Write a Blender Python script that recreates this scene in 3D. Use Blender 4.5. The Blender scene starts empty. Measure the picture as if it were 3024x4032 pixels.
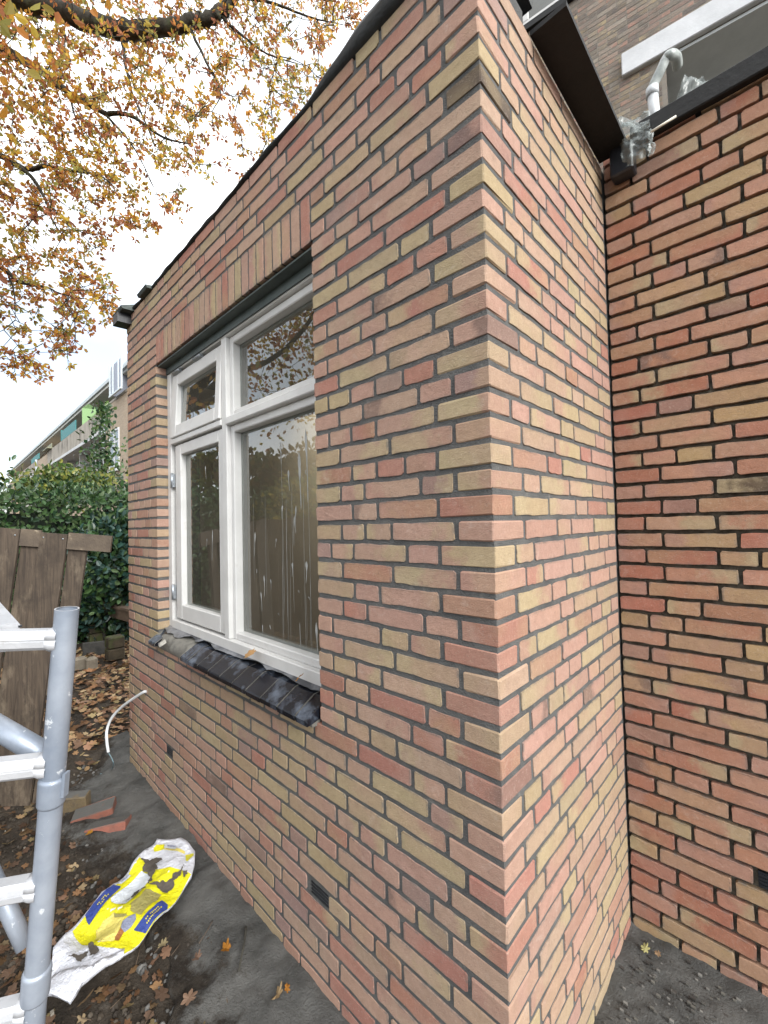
import bpy, bmesh, math, random
import numpy as np
from mathutils import Vector, Matrix, noise as mnoise
SC = bpy.context.scene
COL = SC.collection
# ------------------------------------------------------------------ camera
F_PX, PW, PH = 1668.83, 3024.0, 4032.0
YAW, PITCH, ROLL = 0.7631, 0.0281, -0.0238
EYE = np.array([0.5039, -0.9012, 1.6081])
def _axes():
    cy, sy = math.cos(YAW), math.sin(YAW); cp, sp = math.cos(PITCH), math.sin(PITCH)
    f = np.array([-sy*cp, cy*cp, sp]); r = np.array([cy, sy, 0.0]); u = np.cross(r, f)
    c, s = math.cos(ROLL), math.sin(ROLL)
    return c*r + s*u, -s*r + c*u, f
AX_R, AX_U, AX_F = _axes()
def ray(px, py): return (px-PW/2)/F_PX*AX_R - (py-PH/2)/F_PX*AX_U + AX_F
def on(px, py, axis, val):
    d = ray(px, py); return EYE + (val-EYE[axis])/d[axis]*d
def dep(px, py, t): return EYE + t*ray(px, py)
def gnd(px, py, z=0.0): return on(px, py, 2, z)
def proj(p):
    d = np.asarray(p, float) - EYE; z = d @ AX_F
    return PW/2 + F_PX*(d @ AX_R)/z, PH/2 - F_PX*(d @ AX_U)/z, z
cd = bpy.data.cameras.new('camera'); cam = bpy.data.objects.new('camera', cd); COL.objects.link(cam)
cd.sensor_fit = 'HORIZONTAL'; cd.sensor_width = 36.0; cd.lens = 36.0*F_PX/PW
cd.clip_start = 0.02; cd.clip_end = 2000
M = Matrix.Identity(4)
for i in range(3):
    M[i][0], M[i][1], M[i][2], M[i][3] = AX_R[i], AX_U[i], -AX_F[i], EYE[i]
cam.matrix_world = M
SC.camera = cam
# ------------------------------------------------------------------ sky, sun, exposure
SKY_W = 49.58
SUN_DIR = Vector((0.86, -0.10, 0.50)).normalized()
world = bpy.data.worlds.new('World'); SC.world = world; world.use_nodes = True
nt = world.node_tree; nt.nodes.clear()
wo = nt.nodes.new('ShaderNodeOutputWorld'); bg = nt.nodes.new('ShaderNodeBackground')
sky = nt.nodes.new('ShaderNodeTexSky'); sky.sky_type = 'NISHITA'; sky.sun_disc = False
sky.sun_elevation = math.asin(SUN_DIR.z); sky.sun_rotation = math.atan2(SUN_DIR.x, SUN_DIR.y)
sky.dust_density = 3.0; sky.air_density = 1.0
tc = nt.nodes.new('ShaderNodeTexCoord'); ns = nt.nodes.new('ShaderNodeTexNoise')
ns.noise_dimensions = '4D'; ns.inputs['W'].default_value = SKY_W; ns.inputs['Scale'].default_value = 1.1; ns.inputs['Detail'].default_value = 5.0; ns.inputs['Roughness'].default_value = 0.5
rp = nt.nodes.new('ShaderNodeMapRange'); rp.inputs[1].default_value = 0.36; rp.inputs[2].default_value = 0.50
rp.inputs[3].default_value = 0.27; rp.inputs[4].default_value = 1.0
mx = nt.nodes.new('ShaderNodeMix'); mx.data_type = 'RGBA'
mx.inputs['B'].default_value = (9.3, 9.6, 9.9, 1)
nt.links.new(tc.outputs['Generated'], ns.inputs['Vector']); nt.links.new(ns.outputs['Fac'], rp.inputs[0])
nt.links.new(rp.outputs[0], mx.inputs['Factor']); nt.links.new(sky.outputs[0], mx.inputs['A'])
nt.links.new(mx.outputs['Result'], bg.inputs[0]); bg.inputs[1].default_value = 0.07
nt.links.new(bg.outputs[0], wo.inputs[0])
sl = bpy.data.lights.new('sun', 'SUN'); sl.energy = 1.4; sl.angle = math.radians(28); sl.color = (1.0, 0.985, 0.955)
so = bpy.data.objects.new('sun', sl); COL.objects.link(so)
so.rotation_euler = (-SUN_DIR).to_track_quat('-Z', 'Y').to_euler()
SC.view_settings.view_transform = 'Standard'; SC.view_settings.look = 'None'
SC.view_settings.exposure = 1.84; SC.view_settings.gamma = 1.0; SC.view_settings.use_curve_mapping = False
SC.cycles.max_bounces = 8; SC.cycles.transparent_max_bounces = 16; SC.cycles.use_denoising = True

# ------------------------------------------------------------------ helpers
R = random.Random(7)
def link(o, parent=None):
    COL.objects.link(o)
    if parent is not None: o.parent = parent
    return o
def tag(o, label=None, cat=None, group=None, kind=None):
    if label: o['label'] = label
    if cat: o['category'] = cat
    if group: o['group'] = group
    if kind: o['kind'] = kind
    return o
def empty(name, loc, label, cat, group=None):
    o = bpy.data.objects.new(name, None); COL.objects.link(o); o.location = loc; o.empty_display_size = 0.1
    return tag(o, label, cat, group)
class MB:
    def __init__(s): s.v = []; s.f = []; s.c = []; s.smooth = []
    def add(s, vs, fs, col=None, smooth=False):
        b = len(s.v); s.v += [tuple(map(float, p)) for p in vs]
        s.f += [tuple(b+i for i in f) for f in fs]
        if col is not None: s.c += [col]*len(vs)
        s.smooth += [smooth]*len(fs); return s
    def box(s, a, b, col=None):
        x0, y0, z0 = a; x1, y1, z1 = b
        return s.add([(x0,y0,z0),(x1,y0,z0),(x1,y1,z0),(x0,y1,z0),(x0,y0,z1),(x1,y0,z1),(x1,y1,z1),(x0,y1,z1)],
            [(0,3,2,1),(4,5,6,7),(0,1,5,4),(1,2,6,5),(2,3,7,6),(3,0,4,7)], col)
    def cbox(s, a, b, ch=0.003, col=None):
        # box with chamfered edges (3 nested rings in z, octagon plan)
        x0, y0, z0 = a; x1, y1, z1 = b; c = min(ch, (x1-x0)/3, (y1-y0)/3, (z1-z0)/3)
        def ring(z, i):
            X0, X1, Y0, Y1 = x0+i, x1-i, y0+i, y1-i
            return [(X0+c,Y0,z),(X1-c,Y0,z),(X1,Y0+c,z),(X1,Y1-c,z),(X1-c,Y1,z),(X0+c,Y1,z),(X0,Y1-c,z),(X0,Y0+c,z)]
        vs = ring(z0, c) + ring(z0+c, 0) + ring(z1-c, 0) + ring(z1, c)
        fs = [tuple(range(7,-1,-1)), tuple(range(24,32))]
        for k in range(3):
            for i in range(8):
                j = (i+1) % 8; fs.append((k*8+i, k*8+j, k*8+8+j, k*8+8+i))
        return s.add(vs, fs, col)
    def obox(s, p, ax, ay, az, col=None):
        p, ax, ay, az = map(np.asarray, (p, ax, ay, az))
        vs = [p, p+ax, p+ax+ay, p+ay, p+az, p+ax+az, p+ax+ay+az, p+ay+az]
        return s.add(vs, [(0,3,2,1),(4,5,6,7),(0,1,5,4),(1,2,6,5),(2,3,7,6),(3,0,4,7)], col)
    def tube(s, pts, rad, n=8, col=None, caps=True, smooth=True):
        P = [np.asarray(p, float) for p in pts]
        rr = rad if hasattr(rad, '__len__') else [rad]*len(P)
        vs = []; fs = []
        up = np.array([0.31, 0.17, 0.93])
        for i, p in enumerate(P):
            t = P[min(i+1, len(P)-1)] - P[max(i-1, 0)]; t = t/(np.linalg.norm(t)+1e-9)
            a = np.cross(t, up); na = np.linalg.norm(a)
            if na < 1e-3: a = np.cross(t, (1,0,0)); na = np.linalg.norm(a)
            a /= na; b = np.cross(t, a)
            for k in range(n):
                g = 2*math.pi*k/n; vs.append(p + rr[i]*(math.cos(g)*a + math.sin(g)*b))
        for i in range(len(P)-1):
            for k in range(n):
                l = (k+1) % n; fs.append((i*n+k, i*n+l, i*n+n+l, i*n+n+k))
        if caps: fs += [tuple(range(n-1,-1,-1)), tuple(range((len(P)-1)*n, len(P)*n))]
        return s.add(vs, fs, col, smooth)
    def mesh(s, name):
        me = bpy.data.meshes.new(name); me.from_pydata(s.v, [], s.f); me.update()
        if any(s.smooth): me.polygons.foreach_set('use_smooth', [bool(x) for x in s.smooth])
        if s.c:
            at = me.color_attributes.new('Col', 'FLOAT_COLOR', 'POINT')
            at.data.foreach_set('color', np.array([(c+(1.0,))[:4] for c in s.c], np.float32).ravel())
        return me
    def build(s, name, mat, parent=None):
        o = bpy.data.objects.new(name, s.mesh(name)); o.data.materials.append(mat)
        return link(o, parent)
def smooth_curve(pts, n=6):
    P = [np.asarray(p, float) for p in pts]; P = [2*P[0]-P[1]] + P + [2*P[-1]-P[-2]]; out = []
    for i in range(1, len(P)-2):
        for k in range(n):
            t = k/n; a, b, c, d = P[i-1], P[i], P[i+1], P[i+2]
            out.append(0.5*((2*b)+(c-a)*t+(2*a-5*b+4*c-d)*t*t+(3*b-a-3*c+d)*t**3))
    out.append(P[-2]); return out
# ---- materials
def nodes(name):
    m = bpy.data.materials.new(name); m.use_nodes = True; t = m.node_tree; t.nodes.clear()
    out = t.nodes.new('ShaderNodeOutputMaterial'); b = t.nodes.new('ShaderNodeBsdfPrincipled')
    t.links.new(b.outputs[0], out.inputs[0]); return m, t, b, out
def noise(t, vec, scale, detail=4, rough=0.6, dist=0.0):
    n = t.nodes.new('ShaderNodeTexNoise'); n.inputs['Scale'].default_value = scale; n.inputs['Detail'].default_value = detail
    n.inputs['Roughness'].default_value = rough; n.inputs['Distortion'].default_value = dist
    if vec is not None: t.links.new(vec, n.inputs['Vector'])
    return n.outputs['Fac']
def rng_(t, v, a, b, c=0.0, d=1.0):
    n = t.nodes.new('ShaderNodeMapRange'); t.links.new(v, n.inputs[0])
    for i, x in enumerate((a, b, c, d)): n.inputs[i+1].default_value = x
    return n.outputs[0]
def mixc(t, fac, a, b, mode='MIX'):
    n = t.nodes.new('ShaderNodeMix'); n.data_type = 'RGBA'; n.blend_type = mode
    for k, v in (('Factor', fac), ('A', a), ('B', b)):
        if isinstance(v, (int, float)): n.inputs[k].default_value = v
        elif isinstance(v, tuple): n.inputs[k].default_value = (v+(1.0,))[:4]
        else: t.links.new(v, n.inputs[k])
    return n.outputs['Result']
def bump(t, b, h, strength, dist=0.01):
    n = t.nodes.new('ShaderNodeBump'); n.inputs['Strength'].default_value = strength; n.inputs['Distance'].default_value = dist
    t.links.new(h, n.inputs['Height']); t.links.new(n.outputs[0], b.inputs['Normal'])
def pos(t):
    return t.nodes.new('ShaderNodeNewGeometry').outputs['Position']
def objc(t):
    return t.nodes.new('ShaderNodeTexCoord').outputs['Object']
def stretch(t, vec, sx, sy, sz):
    n = t.nodes.new('ShaderNodeVectorMath'); n.operation = 'MULTIPLY'; t.links.new(vec, n.inputs[0]); n.inputs[1].default_value = (sx, sy, sz)
    return n.outputs[0]
def pmat(name, c1, c2, scale=8.0, rough=0.7, bs=60.0, bstr=0.2, metal=0.0, c3=None, s3=3.0, t3=(0.55, 0.7), st=None, local=False, spec=0.5, lo=0.35, hi=0.65):
    m, t, b, o = nodes(name); v = objc(t) if local else pos(t)
    if st: v = stretch(t, v, *st)
    col = mixc(t, rng_(t, noise(t, v, scale, 6), lo, hi), c1, c2)
    if c3 is not None: col = mixc(t, rng_(t, noise(t, v, s3, 5, 0.65), t3[0], t3[1]), col, c3)
    t.links.new(col, b.inputs['Base Color']); b.inputs['Roughness'].default_value = rough; b.inputs['Metallic'].default_value = metal
    b.inputs['Specular IOR Level'].default_value = spec
    if bstr > 0: bump(t, b, noise(t, v, bs, 5), bstr)
    return m
def brick_mat(name, joined, haze=True):
    m, t, b, o = nodes(name)
    if joined:
        a = t.nodes.new('ShaderNodeAttribute'); a.attribute_name = 'Col'; base = a.outputs['Color']; rnd = a.outputs['Alpha']
    else:
        a = t.nodes.new('ShaderNodeObjectInfo'); base = a.outputs['Color']; rnd = a.outputs['Random']
    sv = t.nodes.new('ShaderNodeVectorMath'); sv.operation = 'SCALE'; sv.inputs[0].default_value = (53.0, 31.0, 71.0); t.links.new(rnd, sv.inputs['Scale'])
    av = t.nodes.new('ShaderNodeVectorMath'); av.operation = 'ADD'; t.links.new(pos(t), av.inputs[0]); t.links.new(sv.outputs[0], av.inputs[1]); v = av.outputs[0]
    # patches of the other firing colour inside one brick
    tint = mixc(t, rng_(t, rnd, 0.62, 0.66), (0.42,0.266,0.208), (0.415,0.318,0.185))
    col = mixc(t, rng_(t, noise(t, v, 6, 2, 0.5), 0.42, 0.62, 0.0, 0.6), base, mixc(t, 0.35, tint, base))
    if not joined:
        g_ = t.nodes.new('ShaderNodeTexCoord').outputs['Generated']; sx_ = t.nodes.new('ShaderNodeSeparateXYZ'); t.links.new(g_, sx_.inputs[0])
        def mth(op, a_, b_):
            n_ = t.nodes.new('ShaderNodeMath'); n_.operation = op
            for k_, q_ in enumerate((a_, b_)):
                if isinstance(q_, (int, float)): n_.inputs[k_].default_value = q_
                else: t.links.new(q_, n_.inputs[k_])
            return n_.outputs[0]
        # one end fired to another colour on about half of the bricks
        end = mth('ABSOLUTE', mth('SUBTRACT', sx_.outputs[0], rng_(t, rnd, 0.49, 0.51)), 0)
        end = mth('ADD', end, rng_(t, noise(t, v, 18, 4, 0.6), 0.3, 0.7, -0.3, 0.3))
        rn2 = mth('FRACT', mth('MULTIPLY', rnd, 17.31), 0)
        ecol = mixc(t, rng_(t, mth('FRACT', mth('MULTIPLY', rnd, 41.7), 0), 0.5, 0.54), (0.43,0.345,0.21), (0.40,0.235,0.185))
        ecol = mixc(t, rng_(t, mth('FRACT', mth('MULTIPLY', rnd, 91.3), 0), 0.91, 0.93), ecol, (0.19,0.13,0.11))
        col = mixc(t, mth('MULTIPLY', rng_(t, end, 0.5, 0.85, 0, 0.75), rng_(t, rn2, 0.45, 0.48)), col, ecol)
    col = mixc(t, rng_(t, noise(t, v, 38, 4, 0.65), 0.3, 0.7, 0, 0.5), col, mixc(t, 1.0, col, (0.72, 0.70, 0.69), 'MULTIPLY'))
    col = mixc(t, rng_(t, noise(t, v, 16, 5, 0.7, 0.6), 0.6, 0.78, 0, 0.38), col, (0.55, 0.47, 0.40))
    col = mixc(t, rng_(t, noise(t, v, 17, 7, 0.78), 0.58, 0.78, 0, 0.5), col, (0.16, 0.105, 0.08))
    col = mixc(t, rng_(t, noise(t, v, 260, 3, 0.7), 0.55, 0.75, 0, 0.45), col, (0.15, 0.10, 0.08))
    col = mixc(t, rng_(t, noise(t, v, 150, 4, 0.75), 0.56, 0.74, 0, 0.4), col, (0.62, 0.52, 0.43))
    col = mixc(t, rng_(t, noise(t, v, 75, 4, 0.8), 0.64, 0.70, 0, 0.6), col, (0.11,0.075,0.06))
    if not joined and haze:       # cement haze dragged over the arrises when the joints were pointed
        ez = rng_(t, mth('ABSOLUTE', mth('SUBTRACT', sx_.outputs[2], 0.5), 0), 0.36, 0.49); ex = rng_(t, mth('ABSOLUTE', mth('SUBTRACT', sx_.outputs[0], 0.5), 0), 0.455, 0.495)
        ed_ = mth('MULTIPLY', mth('MAXIMUM', ez, ex), rng_(t, noise(t, v, 42, 5, 0.7), 0.42, 0.62))
        col = mixc(t, mth('MULTIPLY', ed_, 0.75), col, (0.15,0.142,0.13))
    t.links.new(col, b.inputs['Base Color']); b.inputs['Roughness'].default_value = 0.92; b.inputs['Specular IOR Level'].default_value = 0.2
    ad = t.nodes.new('ShaderNodeMath'); ad.operation = 'ADD'
    t.links.new(noise(t, v, 420, 3), ad.inputs[0]); t.links.new(noise(t, v, 70, 4), ad.inputs[1])
    bump(t, b, ad.outputs[0], 0.7, 0.005)
    return m
def leaf_mat(name, trans=0.35, rough=0.6, spec=0.3):
    m, t, b, o = nodes(name)
    a = t.nodes.new('ShaderNodeAttribute'); a.attribute_name = 'Col'
    t.links.new(a.outputs['Color'], b.inputs['Base Color']); b.inputs['Roughness'].default_value = rough; b.inputs['Specular IOR Level'].default_value = spec
    tr = t.nodes.new('ShaderNodeBsdfTranslucent'); t.links.new(a.outputs['Color'], tr.inputs[0])
    mx = t.nodes.new('ShaderNodeMixShader'); mx.inputs[0].default_value = trans
    t.links.new(b.outputs[0], mx.inputs[1]); t.links.new(tr.outputs[0], mx.inputs[2]); t.links.new(mx.outputs[0], o.inputs[0])
    return m
MAT = {}
MAT['brick'] = brick_mat('brick_single', False); MAT['brickc'] = brick_mat('brick_corner', False, False); MAT['brickj'] = brick_mat('brick_joined', True)
MAT['mortar'] = pmat('mortar_grey', (0.098,0.099,0.098), (0.142,0.142,0.137), 12, 0.95, 220, 0.8, spec=0.1, c3=(0.20,0.195,0.18), s3=20, t3=(0.60,0.75))
MAT['mortar_raw'] = pmat('mortar_raked', (0.052,0.045,0.035), (0.125,0.11,0.088), 22, 0.97, 120, 0.7, spec=0.1)
MAT['white'] = pmat('white_primer', (0.55,0.545,0.53), (0.63,0.625,0.605), 5, 0.45, 120, 0.06, c3=(0.52,0.505,0.48), s3=9, t3=(0.6,0.75))
MAT['steel'] = pmat('lintel_steel', (0.055,0.075,0.072), (0.085,0.105,0.10), 12, 0.55, 90, 0.1)
MAT['lead'] = pmat('lead', (0.06,0.065,0.075), (0.24,0.25,0.27), 9, 0.4, 60, 0.3, metal=0.3, lo=0.42, hi=0.62)
MAT['tile'] = pmat('glazed_sill', (0.006,0.007,0.010), (0.012,0.014,0.020), 10, 0.22, 14, 0.12, c3=(0.16,0.19,0.24), s3=9, t3=(0.50,0.80), spec=0.28)  # blue-grey patches: sky sheen put into the colour, plus some whitish bloom
MAT['black'] = pmat('black_board', (0.003,0.003,0.003), (0.006,0.006,0.006), 20, 0.7, 40, 0.3, c3=(0.016,0.016,0.016), s3=12, t3=(0.62,0.75))
MAT['bitumen'] = pmat('bitumen', (0.012,0.014,0.015), (0.030,0.034,0.036), 15, 0.55, 70, 0.35)
MAT['bitgreen'] = pmat('bitumen_weathered', (0.035,0.045,0.042), (0.07,0.085,0.08), 15, 0.7, 70, 0.35)
MAT['plastic_black'] = pmat('plastic_black', (0.010,0.011,0.014), (0.022,0.024,0.03), 15, 0.35, 70, 0.05)
MAT['hinge'] = pmat('zinc', (0.30,0.33,0.36), (0.42,0.45,0.48), 40, 0.4, 90, 0.1, metal=0.7)
MAT['spacer'] = pmat('glazing_spacer', (0.30,0.31,0.31), (0.38,0.39,0.39), 10, 0.4, 50, 0.0)
MAT['plaster'] = pmat('room_plaster', (0.30,0.235,0.155), (0.38,0.30,0.20), 2.5, 0.9, 30, 0.2)
MAT['roomfloor'] = pmat('room_floor', (0.10,0.09,0.08), (0.16,0.145,0.125), 3, 0.9, 30, 0.2)
MAT['alu'] = pmat('aluminium', (0.21,0.245,0.30), (0.34,0.375,0.43), 6, 0.42, 30, 0.12, metal=0.35, c3=(0.62,0.65,0.68), s3=22, t3=(0.64,0.68))
MAT['alu2'] = pmat('aluminium_rung', (0.42,0.43,0.45), (0.52,0.525,0.54), 8, 0.45, 60, 0.15, metal=0.3, c3=(0.34,0.32,0.29), s3=12, t3=(0.62,0.72))
def wood_mat(name, c1, c2, c3):
    m, t, b, o = nodes(name); v = pos(t)
    gr = noise(t, stretch(t, v, 26, 26, 1.3), 3.0, 6, 0.65, 0.4); fine = noise(t, stretch(t, v, 90, 90, 3.0), 3.0, 4, 0.7); bl = noise(t, stretch(t, v, 5, 5, 2.2), 1.6, 6, 0.7)
    col = mixc(t, rng_(t, gr, 0.32, 0.68), c1, c2); col = mixc(t, rng_(t, fine, 0.5, 0.75, 0, 0.6), col, tuple(x*0.35 for x in c1))
    col = mixc(t, rng_(t, bl, 0.52, 0.70, 0, 0.8), col, c3); col = mixc(t, rng_(t, noise(t, v, 3.0, 6, 0.7), 0.5, 0.68, 0, 0.65), col, tuple(x*0.5 for x in c1))
    t.links.new(col, b.inputs['Base Color']); b.inputs['Roughness'].default_value = 0.88; bump(t, b, fine, 0.6, 0.004); return m
MAT['wood'] = wood_mat('weathered_wood', (0.040,0.029,0.021), (0.098,0.072,0.050), (0.19,0.15,0.105))
MAT['fencewood'] = pmat('fence_brown', (0.10,0.062,0.032), (0.19,0.12,0.065), 5, 0.85, 50, 0.4, st=(4,4,0.8))
MAT['woodb'] = pmat('weathered_wood_rail', (0.06,0.045,0.034), (0.13,0.10,0.07), 6, 0.85, 60, 0.5, c3=(0.38,0.31,0.22), s3=3, t3=(0.58,0.64))
MAT['bark'] = pmat('bark', (0.016,0.014,0.011), (0.052,0.048,0.036), 9, 0.95, 28, 1.0, c3=(0.06,0.07,0.035), s3=4, t3=(0.55,0.7))
MAT['oakleaf'] = leaf_mat('oak_leaf', 0.6)
MAT['green'] = leaf_mat('green_leaf', 0.2, 0.4, 0.5)
MAT['litter'] = leaf_mat('dry_leaf', 0.1, 0.7, 0.2)
MAT['sand'] = pmat('wet_sand_cement', (0.085,0.084,0.078), (0.145,0.142,0.13), 5, 0.95, 160, 0.6, c3=(0.05,0.046,0.04), s3=7, t3=(0.58,0.72), spec=0.15)
MAT['cable'] = pmat('white_conduit', (0.55,0.57,0.58), (0.65,0.67,0.68), 10, 0.4, 50, 0.0)
MAT['wire'] = pmat('wire_blue', (0.10,0.18,0.22), (0.20,0.28,0.30), 10, 0.4, 50, 0.0)
def ground_mat():
    m, t, b, o = nodes('garden_soil'); v = pos(t)
    col = mixc(t, rng_(t, noise(t, v, 3.5, 7, 0.65), 0.35, 0.66), (0.022,0.017,0.012), (0.068,0.054,0.04))
    col = mixc(t, rng_(t, noise(t, v, 14, 6, 0.7), 0.55, 0.72, 0, 0.7), col, (0.115,0.10,0.085))
    col = mixc(t, rng_(t, noise(t, v, 45, 4, 0.7), 0.60, 0.72, 0, 0.7), col, (0.10,0.07,0.048))
    t.links.new(col, b.inputs['Base Color']); b.inputs['Roughness'].default_value = 0.9; b.inputs['Specular IOR Level'].default_value = 0.3
    ad = t.nodes.new('ShaderNodeMath'); ad.operation = 'ADD'
    t.links.new(noise(t, v, 60, 6, 0.7), ad.inputs[0]); t.links.new(noise(t, v, 12, 4), ad.inputs[1]); bump(t, b, ad.outputs[0], 0.9, 0.02)
    return m
MAT['soil'] = ground_mat()
def glass_mat():
    m, t, b, o = nodes('window_glass'); t.nodes.remove(b)
    tr = t.nodes.new('ShaderNodeBsdfTransparent'); tr.inputs[0].default_value = (0.80,0.84,0.81,1)
    gl = t.nodes.new('ShaderNodeBsdfGlossy'); gl.inputs['Roughness'].default_value = 0.003; gl.inputs[0].default_value = (0.95,0.97,0.96,1)
    fr = t.nodes.new('ShaderNodeFresnel'); fr.inputs[0].default_value = 1.52
    mu = t.nodes.new('ShaderNodeMath'); mu.operation = 'MULTIPLY'; mu.use_clamp = True; mu.inputs[1].default_value = 2.0
    t.links.new(fr.outputs[0], mu.inputs[0])
    mx = t.nodes.new('ShaderNodeMixShader'); t.links.new(mu.outputs[0], mx.inputs[0]); t.links.new(tr.outputs[0], mx.inputs[1]); t.links.new(gl.outputs[0], mx.inputs[2])
    df = t.nodes.new('ShaderNodeBsdfDiffuse'); df.inputs[0].default_value = (0.42,0.39,0.32,1); v = pos(t)
    dm = t.nodes.new('ShaderNodeMixShader'); t.links.new(rng_(t, noise(t, stretch(t, v, 1, 1, 0.35), 5, 6, 0.65), 0.3, 0.8, 0.05, 0.16), dm.inputs[0])
    t.links.new(mx.outputs[0], dm.inputs[1]); t.links.new(df.outputs[0], dm.inputs[2]); t.links.new(dm.outputs[0], o.inputs[0]); return m
MAT['glass'] = glass_mat()
def plastic_film():
    m, t, b, o = nodes('plastic_film')
    b.inputs['Base Color'].default_value = (0.34,0.37,0.36,1); b.inputs['Roughness'].default_value = 0.25; b.inputs['Specular IOR Level'].default_value = 0.6
    tr = t.nodes.new('ShaderNodeBsdfTransparent'); tr.inputs[0].default_value = (0.8,0.83,0.82,1)
    mx = t.nodes.new('ShaderNodeMixShader'); mx.inputs[0].default_value = 0.62
    t.links.new(b.outputs[0], mx.inputs[1]); t.links.new(tr.outputs[0], mx.inputs[2]); t.links.new(mx.outputs[0], o.inputs[0]); return m
MAT['film'] = plastic_film()
def flat(name, c, rough=0.6):
    m, t, b, o = nodes(name); v = pos(t)
    col = mixc(t, rng_(t, noise(t, v, 18, 4), 0.3, 0.7), c, tuple(x*0.86 for x in c)); t.links.new(col, b.inputs['Base Color']); b.inputs['Roughness'].default_value = rough
    return m

# ------------------------------------------------------------------ ground
def gh(x, y):
    return 0.022*mnoise.noise((x*2.3, y*2.3, 0.3))+0.016*mnoise.noise((x*6.1, y*6.1, 1.3))+0.009*mnoise.noise((x*15, y*15, 2.7))
def gz(x, y):
    d = min(1.0, max(0.0, (-y-0.02)/0.25)) if (-2.95 < x < 0.0 and y < 0.05) else 1.0
    return (gh(x, y)-0.012)*d*math.exp(-((x+2)**2+(y+0.5)**2)/400)
gb = MB()
def axis_pts(lo, hi, d):
    a = list(np.arange(lo, hi+1e-6, d)); o1 = []; s = d; p = hi
    while p < 900: s *= 1.5; p += s; o1.append(p)
    o0 = []; s = d; p = lo
    while p > -900: s *= 1.5; p -= s; o0.append(p)
    return o0[::-1]+a+o1
gx = axis_pts(-7.0, 1.0, 0.035); gy = axis_pts(-1.8, 1.1, 0.035)
vs = [(x, y, gz(x, y)-0.004) for y in gy for x in gx]; nx = len(gx)
fs = [(j*nx+i, j*nx+i+1, (j+1)*nx+i+1, (j+1)*nx+i) for j in range(len(gy)-1) for i in range(nx-1)]
gb.add(vs, fs, None, True); tag(gb.build('ground', MAT['soil']), kind='structure')
# grey sand and cement spilled along the foot of the walls: a raised lumpy sheet with an uneven edge
def sand_mat():
    m, t, b, o = nodes('wet_sand_cement'); v = pos(t)
    a = t.nodes.new('ShaderNodeAttribute'); a.attribute_name = 'Col'
    sd = mixc(t, rng_(t, noise(t, v, 5, 6, 0.6), 0.35, 0.65), (0.085,0.085,0.081), (0.165,0.162,0.152))
    sd = mixc(t, rng_(t, noise(t, v, 11, 6, 0.7), 0.58, 0.72, 0, 0.7), sd, (0.055,0.05,0.044))
    sd = mixc(t, rng_(t, noise(t, v, 26, 5, 0.7), 0.62, 0.72, 0, 0.5), sd, (0.21,0.205,0.19))
    so_ = mixc(t, rng_(t, noise(t, v, 14, 6, 0.7), 0.4, 0.7), (0.026,0.020,0.015), (0.075,0.062,0.048))
    n = t.nodes.new('ShaderNodeMath'); n.operation = 'ADD'; t.links.new(a.outputs['Fac'], n.inputs[0]); t.links.new(rng_(t, noise(t, v, 9, 6, 0.7), 0.25, 0.75, -0.42, 0.42), n.inputs[1])
    col = mixc(t, rng_(t, n.outputs[0], 0.60, 0.86), sd, so_); t.links.new(col, b.inputs['Base Color']); b.inputs['Roughness'].default_value = 0.9; b.inputs['Specular IOR Level'].default_value = 0.25
    ad = t.nodes.new('ShaderNodeMath'); ad.operation = 'ADD'; t.links.new(noise(t, v, 150, 6, 0.7), ad.inputs[0]); t.links.new(noise(t, v, 34, 5, 0.65), ad.inputs[1]); bump(t, b, ad.outputs[0], 1.0, 0.022); return m
MAT['sand'] = sand_mat()
def sand_sheet(name, edge0, edge1, n, m, seed, hgt=0.03, fade=True):
    b = MB(); vs = []; cs = []
    for i in range(n+1):
        u = i/n; p0 = np.array(edge0(u)); p1 = np.array(edge1(u))
        for j in range(m+1):
            w = j/m; p = p0*(1-w)+p1*w
            z = gz(p[0], p[1])*w + hgt*(1-w)**0.7 + 0.006 + 0.030*max(-0.3, mnoise.noise((p[0]*7, p[1]*7, seed)))*(0.3+w*0.7) + 0.011*mnoise.noise((p[0]*19, p[1]*19, seed+4)) + 0.005*mnoise.noise((p[0]*43, p[1]*43, seed+9))
            if j == m and fade: z -= 0.05
            vs.append((p[0], p[1], z)); cs.append((w,)*3 if fade else (0.0,)*3)
    fs = [(i*(m+1)+j, (i+1)*(m+1)+j, (i+1)*(m+1)+j+1, i*(m+1)+j+1) for i in range(n) for j in range(m)]
    b.add(vs, fs, None, True); b.c = cs; return tag(b.build(name, MAT['sand']), kind='structure')
def noise2(x, y):
    return 0.5*math.sin(1.7*x+0.9*y)+0.3*math.sin(2.9*y-1.1*x+2)+0.2*math.sin(4.3*x+3.7*y+1)
def ed(u):
    x = -3.35+3.5*u
    w = 0.34 + 0.18*math.exp(-((x+2.55)/0.45)**2) + 0.06*math.sin(5*x) + 0.035*math.sin(13*x+1) + 0.02*math.sin(31*x) + (0.18 if x > -0.9 else 0)*min(1, (x+0.9)/0.3)
    if x < -2.83: w = 0.24*max(0.05, (x+3.35)/0.52)
    return (x, -w, 0)
sand_sheet('sand_bed', lambda u: (-3.35+3.5*u, 0.05 if u > 0.12 else 0.12, 0), ed, 190, 26, 3, 0.022)
sand_sheet('sand_bed', lambda u: (-0.02+1.5*u, 0.99, 0), lambda u: (-0.02+1.5*u, 0.05+0.1*math.sin(9*u), 0), 80, 50, 5, 0.03, False)

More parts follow.
